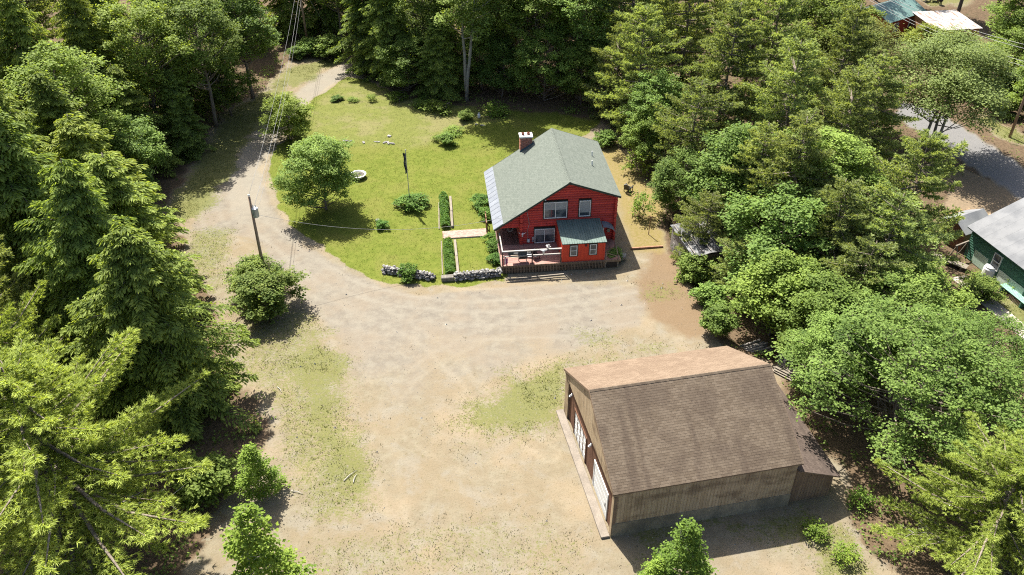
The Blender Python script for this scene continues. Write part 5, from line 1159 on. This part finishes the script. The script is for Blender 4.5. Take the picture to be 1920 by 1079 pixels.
# ------------------------------------------------------------------ trees, each where it stands
# kind, x, y, height, crown radius, label
TREES = [
 # left side
 ('nearpine0', -23.8, 30.0, 14.0, 8.6, 'large yellow-green pine with bare grey lower branches at the bottom left corner', 'pine_tree'),
 ('nearpine1', -30.5, 36.0, 15, 5.8, 'tall pine behind the bottom left corner pine', 'pine_tree'),
 ('nearhemlock0', -23.2, 41.0, 14.5, 6.0, 'big dark hemlock whose boughs reach farthest over the lot', 'hemlock_tree'),
 ('nearhemlock1', -28.6, 46.0, 16.5, 6.0, 'tall dark hemlock left of the one nearest the lot', 'hemlock_tree'),
 ('hemlock0', -29.2, 52.8, 13.5, 5.4, 'hemlock standing left of the roadside bush', 'hemlock_tree'),
 ('hemlock1', -35.0, 51.0, 18, 6.0, 'tall hemlock in the middle of the left wood', 'hemlock_tree'),
 ('hemlock2', -33.8, 59.5, 13.5, 5.2, 'hemlock beside the wide bend of the gravel lane', 'hemlock_tree'),
 ('hemlock0', -39.5, 57.5, 18, 6.0, 'tall hemlock at the left picture edge, upper middle', 'hemlock_tree'),
 ('hemlock1', -37.5, 64.5, 15, 5.4, 'hemlock in front of the bright maple at the upper left', 'hemlock_tree'),
 ('yellow0', -40.0, 69.5, 15.5, 4.8, 'bright yellow-green maple in the upper left wood', 'maple_tree'),
 ('hemlock2', -46.0, 66.0, 19, 5.0, 'tall hemlock at the left edge behind the bright maple', 'hemlock_tree'),
 ('hemlock0', -46.5, 76.0, 19, 4.8, 'hemlock behind the bright maple at the upper left', 'hemlock_tree'),
 ('maple1', -52.0, 80.0, 18, 5.0, 'maple at the upper left picture edge', 'maple_tree'),
 ('hemlock2', -41.5, 80.5, 18, 4.4, 'dark hemlock by the gap in the upper left wood', 'hemlock_tree'),
 ('hemlock1', -44.0, 88.0, 20, 4.6, 'hemlock behind the gap in the upper left wood', 'hemlock_tree'),
 ('pine0', -52.5, 90.0, 19, 5.0, 'only pine near the top left corner', 'pine_tree'),
 ('maple2', -58.0, 92.0, 18, 5.0, None, 'maple_tree'),
 ('hemlock0', -50.0, 99.0, 20, 4.6, None, 'hemlock_tree'),
 ('maple0', -59.0, 103.0, 19, 5.0, None, 'maple_tree'),
 ('hemlock2', -37.6, 76.4, 11, 4.0, 'low dark hemlock left of the shaded lane', 'hemlock_tree'),
 ('yellow1', -37.2, 81.5, 15.5, 4.8, 'sunlit yellow-green maple left of the shaded lane', 'maple_tree'),
 ('maple1', -33.2, 86.5, 15, 4.6, 'rounded green maple overhanging the lane from the left', 'maple_tree'),
 ('maple3', -31.0, 94.5, 13.5, 4.2, 'maple at the left of the far clearing by the lane', 'maple_tree'),
 ('hemlock1', -38.5, 90.0, 19, 4.5, 'hemlock behind the sunlit maple left of the lane', 'hemlock_tree'),
 ('maple2', -36.5, 99.5, 17, 4.8, 'maple at the top edge above the shaded lane', 'maple_tree'),
 ('maple0', -44.0, 105.0, 18, 4.8, 'maple at the top edge left of the lane mouth', 'maple_tree'),
 # behind the clearing
 ('maple3', -23.2, 112.5, 14, 3.2, 'slender maple with a bare lower trunk right of the far pole', 'maple_tree'),
 ('hemlock0', -31.5, 117.5, 18, 4.4, 'dark hemlock directly behind the far utility pole', 'hemlock_tree'),
 ('hemlock1', -36.5, 113.0, 18, 4.4, 'dark hemlock left of the far utility pole', 'hemlock_tree'),
 ('hemlock2', -26.5, 119.5, 19, 4.4, 'dark hemlock just right of the far utility pole', 'hemlock_tree'),
 ('hemlock0', -21.0, 120.0, 19, 4.4, 'dark hemlock behind the slender bare-trunk maple', 'hemlock_tree'),
 ('hemlock1', -40.5, 121.0, 20, 4.6, None, 'hemlock_tree'),
 ('hemlock2', -16.0, 117.0, 19, 4.4, 'dark hemlock behind the lane mouth hemlock', 'hemlock_tree'),
 ('maple1', -33.0, 127.0, 20, 5.0, None, 'maple_tree'), ('maple2', -24.0, 128.5, 20, 5.0, None, 'maple_tree'), ('hemlock0', -15.0, 127.0, 20, 4.6, None, 'hemlock_tree'),
 ('maple0', -49.0, 116.0, 20, 5.0, None, 'maple_tree'), ('hemlock2', -58.0, 117.0, 21, 4.8, None, 'hemlock_tree'), ('maple3', -67.0, 112.0, 20, 5.2, None, 'maple_tree'), ('hemlock1', -47.0, 128.0, 21, 4.8, None, 'hemlock_tree'),
 # wood edge behind the lawn
 ('hemlock1', -18.3, 104.0, 16, 4.4, 'hemlock at the lane mouth, leftmost of the wood edge behind the lawn', 'hemlock_tree'),
 ('hemlock0', -15.0, 100.5, 14.5, 4.0, 'hemlock second from the lane along the back wood edge', 'hemlock_tree'),
 ('maple1', -11.2, 99.5, 15, 4.2, 'dark maple in the back wood edge left of the pale birch trunks', 'maple_tree'),
 ('hemlock2', -8.2, 98.0, 13, 3.6, 'short hemlock just left of the pale birch trunks', 'hemlock_tree'),
 ('tallbirch0', -5.4, 93.3, 19, 4.4, 'tall birch with pale bare double trunk behind the lawn', 'birch_tree'),
 ('maple2', -1.6, 98.5, 17, 4.4, 'dark tall maple right of the pale birch trunks', 'maple_tree'),
 ('maple0', 3.2, 96.8, 15, 4.8, 'bright layered maple behind the chimney of the red house', 'maple_tree'),
 ('maple3', 8.0, 96.5, 16, 4.6, 'dark maple behind the red house ridge', 'maple_tree'),
 ('hemlock0', -12.5, 108.5, 19, 4.6, 'hemlock in the second row behind the dry field', 'hemlock_tree'), ('maple2', -6.5, 107.0, 19, 4.8, 'maple in the second row behind the pale birch', 'maple_tree'), ('maple3', .5, 107.0, 19, 4.8, 'maple in the second row left of the chimney line', 'maple_tree'), ('maple1', 7.0, 105.5, 19, 4.8, 'maple in the second row above the red house ridge', 'maple_tree'),
 ('maple0', -10.0, 117.5, 20, 5.0, None, 'maple_tree'), ('hemlock1', -3.5, 117.0, 20, 4.6, None, 'hemlock_tree'), ('maple2', 4.0, 117.0, 20, 5.0, None, 'maple_tree'), ('hemlock2', 11.0, 115.0, 20, 4.6, None, 'hemlock_tree'),
 ('maple3', -6.0, 128.0, 20, 5.0, None, 'maple_tree'), ('hemlock0', 2.5, 128.0, 21, 4.8, None, 'hemlock_tree'), ('maple1', 11.0, 127.0, 20, 5.0, None, 'maple_tree'), ('pine1', 19.0, 125.0, 21, 5.0, None, 'pine_tree'),
 # right wood, back to front
 ('pine0', 13.2, 93.5, 17, 4.8, 'grey-green pine right behind the red house', 'pine_tree'),
 ('lowpine0', 13.6, 84.0, 14, 4.8, 'pine with level boughs right of the red house roof', 'pine_tree'),
 ('maple2', 14.8, 79.5, 9.0, 3.2, 'small dark maple below the pine right of the house roof', 'maple_tree'),
 ('pine2', 19.0, 89.0, 18, 4.8, 'tall pine second row right of the house', 'pine_tree'), ('pine0', 15.0, 103.0, 19, 4.8, 'pine at the top edge right above the red house', 'pine_tree'), ('pine2', 22.5, 100.0, 20, 5.0, 'pine at the top edge, second from the house', 'pine_tree'), ('pine1', 27.5, 94.0, 20, 5.0, 'pine at the top edge left of the yellow-green crowns', 'pine_tree'),
 ('hemlock2', 19.5, 113.0, 20, 4.6, None, 'hemlock_tree'), ('pine0', 29.0, 108.0, 20, 5.0, 'pine at the top edge behind the yellow-green crowns', 'pine_tree'), ('maple0', 27.0, 120.0, 20, 5.0, None, 'maple_tree'), ('yellow0', 37.0, 106.0, 15, 5.0, 'yellow-green maple touching the far teal roof', 'maple_tree'), ('maple1', 35.0, 118.0, 20, 5.0, None, 'maple_tree'), 
 ('lowpine1', 16.8, 72.5, 11, 4.4, 'pine behind the clothes posts in the right wood', 'pine_tree'),
 ('pine0', 21.0, 78.5, 16, 4.6, 'grey pine in the centre of the right wood', 'pine_tree'),
 ('lowmaple1', 19.4, 66.0, 10.5, 4.4, 'leafy maple behind the grey shed', 'maple_tree'),
 ('pine1', 26.0, 83.0, 18, 4.8, 'tall pine left of the yellow-green crowns', 'pine_tree'),
 ('pine2', 25.3, 71.0, 16, 4.6, 'pale needled pine with dark bare stem in the right wood', 'pine_tree'),
 ('yellow0', 34.0, 90.0, 15.5, 4.8, 'bright yellow-green maple left of the far teal roof', 'maple_tree'),
 ('yellow1', 38.5, 97.0, 12, 4.6, 'yellow-green maple just below the far teal roof', 'maple_tree'),
 ('pine1', 32.0, 79.5, 16, 4.6, 'pine in front of the yellow-green maples', 'pine_tree'),
 ('maple0', 26.0, 62.0, 12, 5.0, 'sunlit maple in the middle of the right wood', 'maple_tree'),
 ('lowmaple0', 21.4, 56.5, 10, 4.6, 'maple with bright leaf clumps over the earth bank', 'maple_tree'),
 ('lowpine1', 16.4, 60.4, 7.0, 3.4, 'small pine over the grey shed', 'pine_tree'),
 ('pine0', 32.0, 69.5, 14.5, 4.6, 'pine left of the birch by the road', 'pine_tree'),
 ('birch0', 44.0, 80.0, 12.5, 5.8, 'loose grey-green birch standing beside the paved road', 'birch_tree'),
 ('birch1', 36.2, 86.5, 12, 4.6, 'grey-green birch behind the roadside one', 'birch_tree'),
 ('lowpine0', 31.5, 57.0, 13.5, 5.0, 'full pine left of the green house', 'pine_tree'),
 ('lowpine1', 28.2, 53.5, 11, 4.8, 'pine in front of the full pine left of the green house', 'pine_tree'),
 ('lowpine1', 25.5, 50.0, 9.0, 4.6, 'drooping pine above the barn lean-to', 'pine_tree'),
 ('lowmaple1', 20.0, 50.5, 7.5, 3.8, 'low maple overhanging the lumber behind the barn', 'maple_tree'),
 ('lowmaple0', 29.8, 49.5, 7.0, 3.6, 'rounded maple before the green house lawn', 'maple_tree'),
 ('nearmaple0', 24.6, 38.6, 9.5, 7.0, 'broad maple filling the lower right beside the barn', 'maple_tree'),
 ('nearmaple1', 30.0, 40.3, 8.2, 5.0, 'wide maple right of the broad lower right one', 'maple_tree'),
 ('maple2', 20.8, 42.2, 7.0, 2.8, 'small maple next to the lean-to roof', 'maple_tree'),
 ('nearpine1', 25.8, 29.0, 9.0, 6.2, 'pine with flat soft boughs in the bottom right corner', 'pine_tree'),
 ('hemlock1', -34.6, 80.0, 9.0, 3.4, 'short hemlock skirting the shaded lane', 'hemlock_tree'),
 ('lowmaple1', -32.2, 89.5, 8.0, 3.2, 'low maple under the rounded maples by the lane', 'maple_tree'),
 ('lowmaple0', -36.0, 71.0, 8.5, 3.6, 'low maple between the lane bend and the left wood', 'maple_tree'),
 ('pine1', 23.2, 60.2, 14, 4.2, 'feathery pine rising between the sunlit maple and the earth bank', 'pine_tree'),
 ('pine2', 29.2, 66.5, 15, 4.4, 'feathery pine behind the sunlit maple', 'pine_tree'),
 ('pine0', 20.4, 62.8, 12, 3.8, 'feathery pine behind the grey shed', 'pine_tree'),
 ('pine0', 25.0, 54.4, 11.5, 4.0, 'feathery pine above the barn ridge line', 'pine_tree'),
 ('hemlock0', -8.8, 95.8, 9, 3.4, 'low hemlock skirt left of the pale birch trunks', 'hemlock_tree'),
 ('lowmaple1', -3.6, 97.2, 8.5, 3.4, 'low maple right behind the pale birch trunks', 'maple_tree'),
 ('lowmaple0', 3.8, 93.8, 8.5, 3.6, 'low bright maple at the back wood edge behind the chimney', 'maple_tree'),
 ('lowmaple1', 8.2, 92.6, 7.5, 3.4, 'low maple at the back wood edge behind the house ridge', 'maple_tree'),
 ('lowmaple1', -1.2, 95.0, 7.0, 3.0, 'low dark maple right beside the pale birch trunks', 'maple_tree'),
 ('lowmaple0', -12.6, 96.6, 7.0, 3.2, 'low maple at the wood edge above the dry field', 'maple_tree'),
 ('lowpine1', 11.6, 88.5, 11, 4.0, 'pine at the corner where the lawn meets the right wood', 'pine_tree'),
 ('lowmaple1', 13.6, 77.5, 6.0, 2.6, 'small maple at the edge of the dry yard right of the roof', 'maple_tree'),
 ('lowmaple0', 15.8, 67.6, 6.5, 2.8, 'small maple behind the clothes posts', 'maple_tree'),
 ('lowpine0', 18.6, 54.8, 6.0, 3.0, 'low pine leaning over the earth bank', 'pine_tree'),
 ('lowmaple1', 22.0, 46.3, 7.5, 3.6, 'maple over the shaded hollow right of the barn', 'maple_tree'),
 ('lowmaple0', 26.8, 46.6, 8.0, 3.8, 'maple behind the broad lower right maple', 'maple_tree'),
 ('lowpine1', -34.6, 43.0, 15, 5.6, 'pine at the left picture edge behind the corner pine', 'pine_tree'),
 # right upper corner beyond the road
 ('lowmaple0', 60.0, 96.5, 8, 4.0, 'low maple behind the roadside wires', 'maple_tree'), ('lowmaple1', 59.5, 88.5, 9, 3.8, 'low maple right behind the roadside pole', 'maple_tree'),
 ('maple2', 63.0, 102.0, 14, 5.0, 'dark maple right of the rusty sheet roof', 'maple_tree'), ('maple0', 61.0, 93.0, 12, 4.4, 'dark maple behind the roadside pole', 'maple_tree'), ('maple3', 70.0, 96.0, 16, 5.0, 'maple at the top right edge above the road wires', 'maple_tree'), ('maple1', 72.0, 108.0, 18, 5.2, 'maple in the top right corner', 'maple_tree'), ('maple0', 66.0, 124.0, 18, 5.2, None, 'maple_tree'),
 ('maple3', 56.0, 130.0, 18, 5.2, None, 'maple_tree'), ('maple2', 46.0, 126.0, 19, 5.0, None, 'maple_tree'), ('hemlock0', 76.0, 118.0, 20, 4.8, None, 'hemlock_tree'), ('maple1', 64.0, 84.0, 13, 4.6, 'maple at the right edge above the roadside pole', 'maple_tree'), ('maple2', 74.0, 128.0, 19, 5.2, None, 'maple_tree'),
]
GEN = {'hemlock_tree': ('dark hemlock crowded deep in the wood', 'hemlocks deep in the wood'), 'maple_tree': ('green maple crowded deep in the wood', 'maples deep in the wood'), 'pine_tree': ('grey-green pine crowded deep in the wood', 'pines deep in the wood')}
random.seed(21)
for (kd, x, y, h, r, lab, nm) in TREES:
    if lab: plant(kd, x, y, h, r, nm, lab)
    else: plant(kd, x, y, h, r, nm, GEN[nm][0], 'tree', GEN[nm][1])
# lawn and yard trees
x, y = G(612, 394); plant('apple0', x, y, 7.0, 3.7, 'apple_tree', 'round light green apple tree on the lawn')
x, y = G(545, 262); plant('youngmaple0', x, y, 4.8, 3.0, 'young_maple', 'dense dark young maple between the lane and the lawn')
# saplings in front
plant('sapling0', *G(505, 1140), 8.0, 2.6, 'birch_sapling', 'tall leafy sapling at the bottom edge left of the lot')
plant('sapling1', *G(492, 925), 4.2, 1.5, 'birch_sapling', 'small bright sapling behind the tall one left of the lot')
plant('sapling2', *G(1274, 1105), 5.8, 1.75, 'birch_sapling', 'slim bright sapling before the barn wall')
plant('sapling1', *G(1222, 1110), 2.8, 1.1, 'birch_sapling', 'short shoot beside the slim sapling before the barn')
plant('weed1', 12.0, 66.8, 2.4, 1.3, 'yard_sapling', 'thin sparse sapling near the shorter yard post')
plant('weed0', 12.6, 75.0, 2.6, 1.5, 'yard_sapling', 'thin sapling behind the right roof eave of the red house')
# bushes
def bush(kind, px, py, h, r, label, name='bush', group=None):
    x, y = G(px, py); return plant(kind, x, y, h, r, name, label, 'bush', group)
bush('bush0', 500, 588, 3.4, 2.7, 'large round bush at the foot of the utility pole')
bush('bush1', 482, 545, 3.0, 2.2, 'rear half of the bush clump behind the utility pole')
bush('darkshrub1', 1338, 628, 2.3, 1.5, 'dark round bush at the corner of the brown bank')
bush('darkshrub0', 395, 925, 2.6, 1.9, 'shaded bush under the hemlock left of the lot')
bush('shrub0', 772, 390, 1.2, 1.35, 'round flowering shrub bed at the foot of the flagpole', 'garden_shrub')
bush('shrub1', 717, 428, .7, .65, 'little dark plant beside the pale rock on the lawn', 'garden_shrub')
bush('shrub1', 765, 522, 1.2, .85, 'green shrub growing through the left stone wall', 'garden_shrub')
bush('darkshrub1', 838, 270, 1.2, 1.0, 'dark bush on the lawn behind the flagpole', 'bush')
bush('weed1', 820, 264, .6, .7, 'small pale shrub left of the dark bush on the upper lawn', 'garden_shrub')
bush('weed0', 852, 250, .6, 1.2, 'low leafy shrub right of the dark bush on the upper lawn', 'garden_shrub')
bush('shrub0', 905, 388, 1.1, 1.0, 'leafy shrub at the porch eave behind the brick path', 'garden_shrub')
bush('shrub1', 912, 408, .9, .8, 'smaller shrub beside the wooden rail', 'garden_shrub')
bush('shrub0', 925, 452, .8, .7, 'shrub at the porch corner in front of the path', 'garden_shrub')
bush('shrub1', 929, 472, .9, .8, 'pale flowering shrub along the porch edge', 'garden_shrub')
bush('shrub0', 931, 492, .8, .7, 'shrub beside the deck corner', 'garden_shrub')
bush('darkshrub1', 872, 226, 1.0, 1.0, 'dark shrub at the foot of the pale birch', 'bush')
bush('weed1', 928, 214, .9, 2.0, 'pale silvery shrub at the back wood edge right of the birch', 'garden_shrub')
bush('shrub1', 632, 188, .5, .8, 'low clump on the upper field left', 'garden_shrub'); bush('weed0', 662, 190, .4, .8, 'very low clump right of the one on the upper field', 'garden_shrub'); bush('weed1', 697, 190, .8, .7, 'pale weed clump at the wood edge near the lane', 'garden_shrub')
bush('darkshrub0', 618, 108, 2.8, 2.2, 'round dark bush under the slender trunk by the far lane'); bush('darkshrub1', 582, 104, 2.2, 1.8, 'bush beside the far utility pole'); bush('darkshrub0', 560, 110, 1.6, 1.3, 'small bright bush left of the far pole')
bush('darkshrub1', 1150, 488, 1.0, 1.0, 'dark low plants beside the deck stairs'); bush('darkshrub0', 1300, 520, 2.4, 1.6, 'bush on the bank under the grey shed'); bush('darkshrub1', 1330, 568, 2.0, 1.5, 'bush halfway along the earth bank')
bush('darkshrub0', 1135, 272, 1.5, 1.3, 'bright shrub behind the right roof eave'); bush('bush1', 1728, 98, 3.6, 2.8, 'round dark bush below the far teal roof')
bush('bush0', 1832, 562, 1.9, 1.6, 'bush at the corner of the green house lawn')
bush('weed0', 1525, 1005, .9, .9, 'small weed clump behind the barn shadow corner', 'garden_shrub'); bush('weed1', 1580, 1050, 1.0, .9, 'bright weed clump at the bottom right of the barn yard', 'garden_shrub'); bush('weed0', 1610, 945, 1.1, .9, 'leafy weed clump at the end of the lean-to shadow', 'garden_shrub')
for i_, (x_, y_) in enumerate(((56.5, 90.0), (58.2, 93.8), (55.0, 95.0), (61.5, 91.0), (57.5, 99.5))): plant('darkshrub0' if i_ % 2 else 'darkshrub1', x_, y_, 2.4 + .3 * i_, 2.2, 'roadside_bush', ['bush right behind the roadside pole', 'second bush behind the roadside pole', 'bush across the road from the birch', 'bush at the right edge behind the pole', 'bush below the rusty sheet roof'][i_], 'bush')
bush('darkshrub1', 1905, 545, 1.3, 1.2, 'yellow-green shrub against the green house wall')
bush('weed0', 820, 208, 1.0, 2.0, 'fern and brush clump at the back wood edge left of the birch'); bush('weed1', 790, 200, .8, 1.5, 'bright fern clump at the back wood edge'); bush('weed0', 745, 186, .7, 1.6, 'low bright growth at the wood edge above the field')

# undergrowth below the woods and along their edges
def scatter_leaves(name, pts, hgt, per, size, mat, seed, label):
    g = np.random.default_rng(seed); P = np.repeat(pts, per, 0); n = len(P); hh = np.repeat(g.uniform(.4, 1, len(pts)) * hgt, per)
    C = np.stack([P[:, 0] + g.normal(0, .28, n), P[:, 1] + g.normal(0, .28, n), 0 * hh], 1); C[:, 2] = ground_z(C[:, 0], C[:, 1]) + hh * g.uniform(.15, 1, n)
    N = norm(g.normal(0, .55, (n, 3)) + [0, 0, 1]); V, Q, tt = leaf_quads(C, np.cross(N, g.normal(0, 1, (n, 3))), N, g.uniform(.7, 1.3, n) * size, g.uniform(.5, .9, n) * size, np.clip(.4 + g.normal(0, .22, n), 0, 1))
    o = link(name, np_mesh(name, V, quads=Q, mat=M[mat], attrs={'tint': tt})); tag(o, label, None, None, 'stuff')
g = np.random.default_rng(12); P = np.stack([g.uniform(-50, 60, 26000), g.uniform(26, 122, 26000)], 1); C = covers(P[:, 0], P[:, 1]); s = sdf(OPEN, P[:, 0], P[:, 1])
keep = (C['forest'] > .55) & (g.random(len(P)) < np.where(s > -3.0, .62, .22)) & (vnoise(P[:, 0], P[:, 1], 2.2, 44) > .38)
P = P[keep]; inb = lambda ox, oy, a, x0, x1, y0, y1, Q: ((lambda u, w: (u > x0) & (u < x1) & (w > y0) & (w < y1))((Q[:, 0] - ox) * math.cos(a) + (Q[:, 1] - oy) * math.sin(a), -(Q[:, 0] - ox) * math.sin(a) + (Q[:, 1] - oy) * math.cos(a)))
built = lambda Q: inb(HX, HY, HA, -10.6, .6, -3.6, 10.3, Q) | inb(BX, BY, BA, -.7, 14.2, -.15, 10.9, Q) | inb(39.0, 60.2, R_(-76.3), -.5, 16, -.5, 10, Q)
P = P[~built(P)]
scatter_leaves('undergrowth', P, .75, 9, .19, 'maple', 3, 'low leafy undergrowth on the forest floor')
# grass: small blades in tufts, coloured by what grows there
def tufts(name, n, area, fn, label, seed, hgt=.14, blades=4, spread=.10, wid=.018):
    g = np.random.default_rng(seed); P = np.stack([g.uniform(area[0], area[1], n), g.uniform(area[2], area[3], n)], 1); P = P[~built(P)]; C = covers(P[:, 0], P[:, 1]); k, col, hs = fn(P, C, g); P, col, hs = P[k], col[k], hs[k]; m = len(P) * blades
    b = np.repeat(P, blades, 0) + g.normal(0, spread, (m, 2)); z = ground_z(b[:, 0], b[:, 1]); h = np.repeat(hs, blades) * hgt * g.uniform(.5, 1.3, m)
    a = g.uniform(0, 6.28, m); d = np.stack([np.cos(a), np.sin(a)], 1); w = wid * g.uniform(.6, 1.4, m)[:, None]; l = g.normal(0, .5, (m, 2)) * h[:, None]
    V = np.zeros((m, 3, 3)); V[:, 0, :2] = b - d * w; V[:, 1, :2] = b + d * w; V[:, 2, :2] = b + l; V[:, :2, 2] = (z - .01)[:, None]; V[:, 2, 2] = z + h
    cc = np.repeat(np.repeat(col, blades, 0) * g.uniform(.75, 1.25, (m, 1)), 3, 0)
    o = link(name, np_mesh(name, V.reshape(-1, 3), tris=np.arange(m * 3).reshape(m, 3), mat=M['blade'], attrs={'col': cc})); tag(o, label, None, None, 'stuff')
M['blade'] = vertcol('grass_blade', .8, .3)
def f_lawn(P, C, g):
    n = len(P); k = (C['lawn'] > .45) & (g.random(n) < .95 - .45 * C['field']); f = (C['field'] * .9)[:, None]; q = vnoise(P[:, 0], P[:, 1], 1.4, 50)[:, None]
    col = (np.array([.105, .130, .014]) * (1 - q) + np.array([.130, .148, .022]) * q) * (1 - f) + np.array([.145, .130, .055]) * f; return k, col, np.ones(n)
tufts('grass', 52000, (-36, 12, 55, 106), f_lawn, 'short yellow-green lawn grass', 5, .065, 3)
def f_lot(P, C, g):
    n = len(P); gr = C['green'] * (1 - C['lawn']); q = vnoise(P[:, 0], P[:, 1], 1.7, 60); k = (C['lawn'] < .5) & (C['forest'] < .6) & (C['road'] < .3) & (g.random(n) < np.clip(gr * 1.25 * (q > .28) + .006, 0, 1) * np.where(C['gravel'] > .5, .35, 1))
    e = g.random((n, 1)); a = np.clip(gr[:, None] * 1.4, 0, 1); col = (np.array([.105, .122, .022]) * e + np.array([.140, .145, .036]) * (1 - e)) * a + (np.array([.20, .175, .11]) * e + np.array([.15, .145, .07]) * (1 - e)) * (1 - a); return k, col, g.uniform(.6, 1.7, n)
tufts('weeds', 90000, (-32, 30, 27, 112), f_lot, 'patchy weeds and dry grass on the dirt lot', 6, .065, 5, .13, .024)
def f_far(P, C, g): n = len(P); return (C['green'] > .4) & (g.random(n) < .8), np.tile(np.array([[.14, .18, .02]]), (n, 1)), np.ones(n)
tufts('verge_grass', 30000, (36, 66, 50, 130), f_far, 'grass on the road verge and the far lawns', 8, .18, 3)
# pebbles and bits of straw on the lot
g = np.random.default_rng(31); n = 2400; P = np.stack([g.uniform(-26, 22, n), g.uniform(27, 62, n)], 1); C = covers(P[:, 0], P[:, 1]); P = P[(C['lawn'] < .3) & (C['forest'] < .4) & ~built(P)]; n = len(P); s = g.uniform(.015, .05, n) * (1 + 1.6 * (g.random(n) < .03)); tet = np.array([[1, 0, 0], [-.5, .87, 0], [-.5, -.87, 0], [0, 0, .9]])
V = P[:, None, :].repeat(4, 1); rot = g.uniform(0, 6.28, n); c_, s_ = np.cos(rot)[:, None], np.sin(rot)[:, None]
XY = np.stack([tet[None, :, 0] * c_ - tet[None, :, 1] * s_, tet[None, :, 0] * s_ + tet[None, :, 1] * c_], 2) * s[:, None, None] + V
Z = ground_z(P[:, 0], P[:, 1])[:, None] + tet[None, :, 2] * s[:, None] - .003
V = np.concatenate([XY, Z[..., None]], 2).reshape(-1, 3); i = np.arange(n)[:, None] * 4; T = np.concatenate([i + [0, 1, 3], i + [1, 2, 3], i + [2, 0, 3]], 0)
M['pebble'] = vertcol('pebble', .9)
col = np.repeat(g.uniform(.14, .42, (n, 1)) * np.array([1, .95, .87]), 4, 0)
tag(link('gravel', np_mesh('gravel', V, tris=T, mat=M['pebble'], attrs={'col': col})), 'pale pebbles strewn over the lot', None, None, 'stuff')
# fallen sticks
for k_, (px, py, ln, rz, lab) in enumerate([(657, 893, 1.1, .9, 'pale stick lying in the green strip of the lot'), (666, 898, .7, 1.4, 'short pale stick next to the longer one in the green strip'), (557, 925, .8, -.3, 'fallen stick beside the bright sapling'), (524, 732, .7, -.9, 'thin stick near the hemlock boughs')]):
    x, y = G(px, py); o = MB().tube([(-ln / 2, 0, .04), (0, .05, .07), (ln / 2, 0, .05)], [.03, .025, .012], 5).build('fallen_stick', M['deadwood'], None, (x, y, float(ground_z(x, y)) + .02), (0, 0, rz)); tag(o, lab, 'stick')
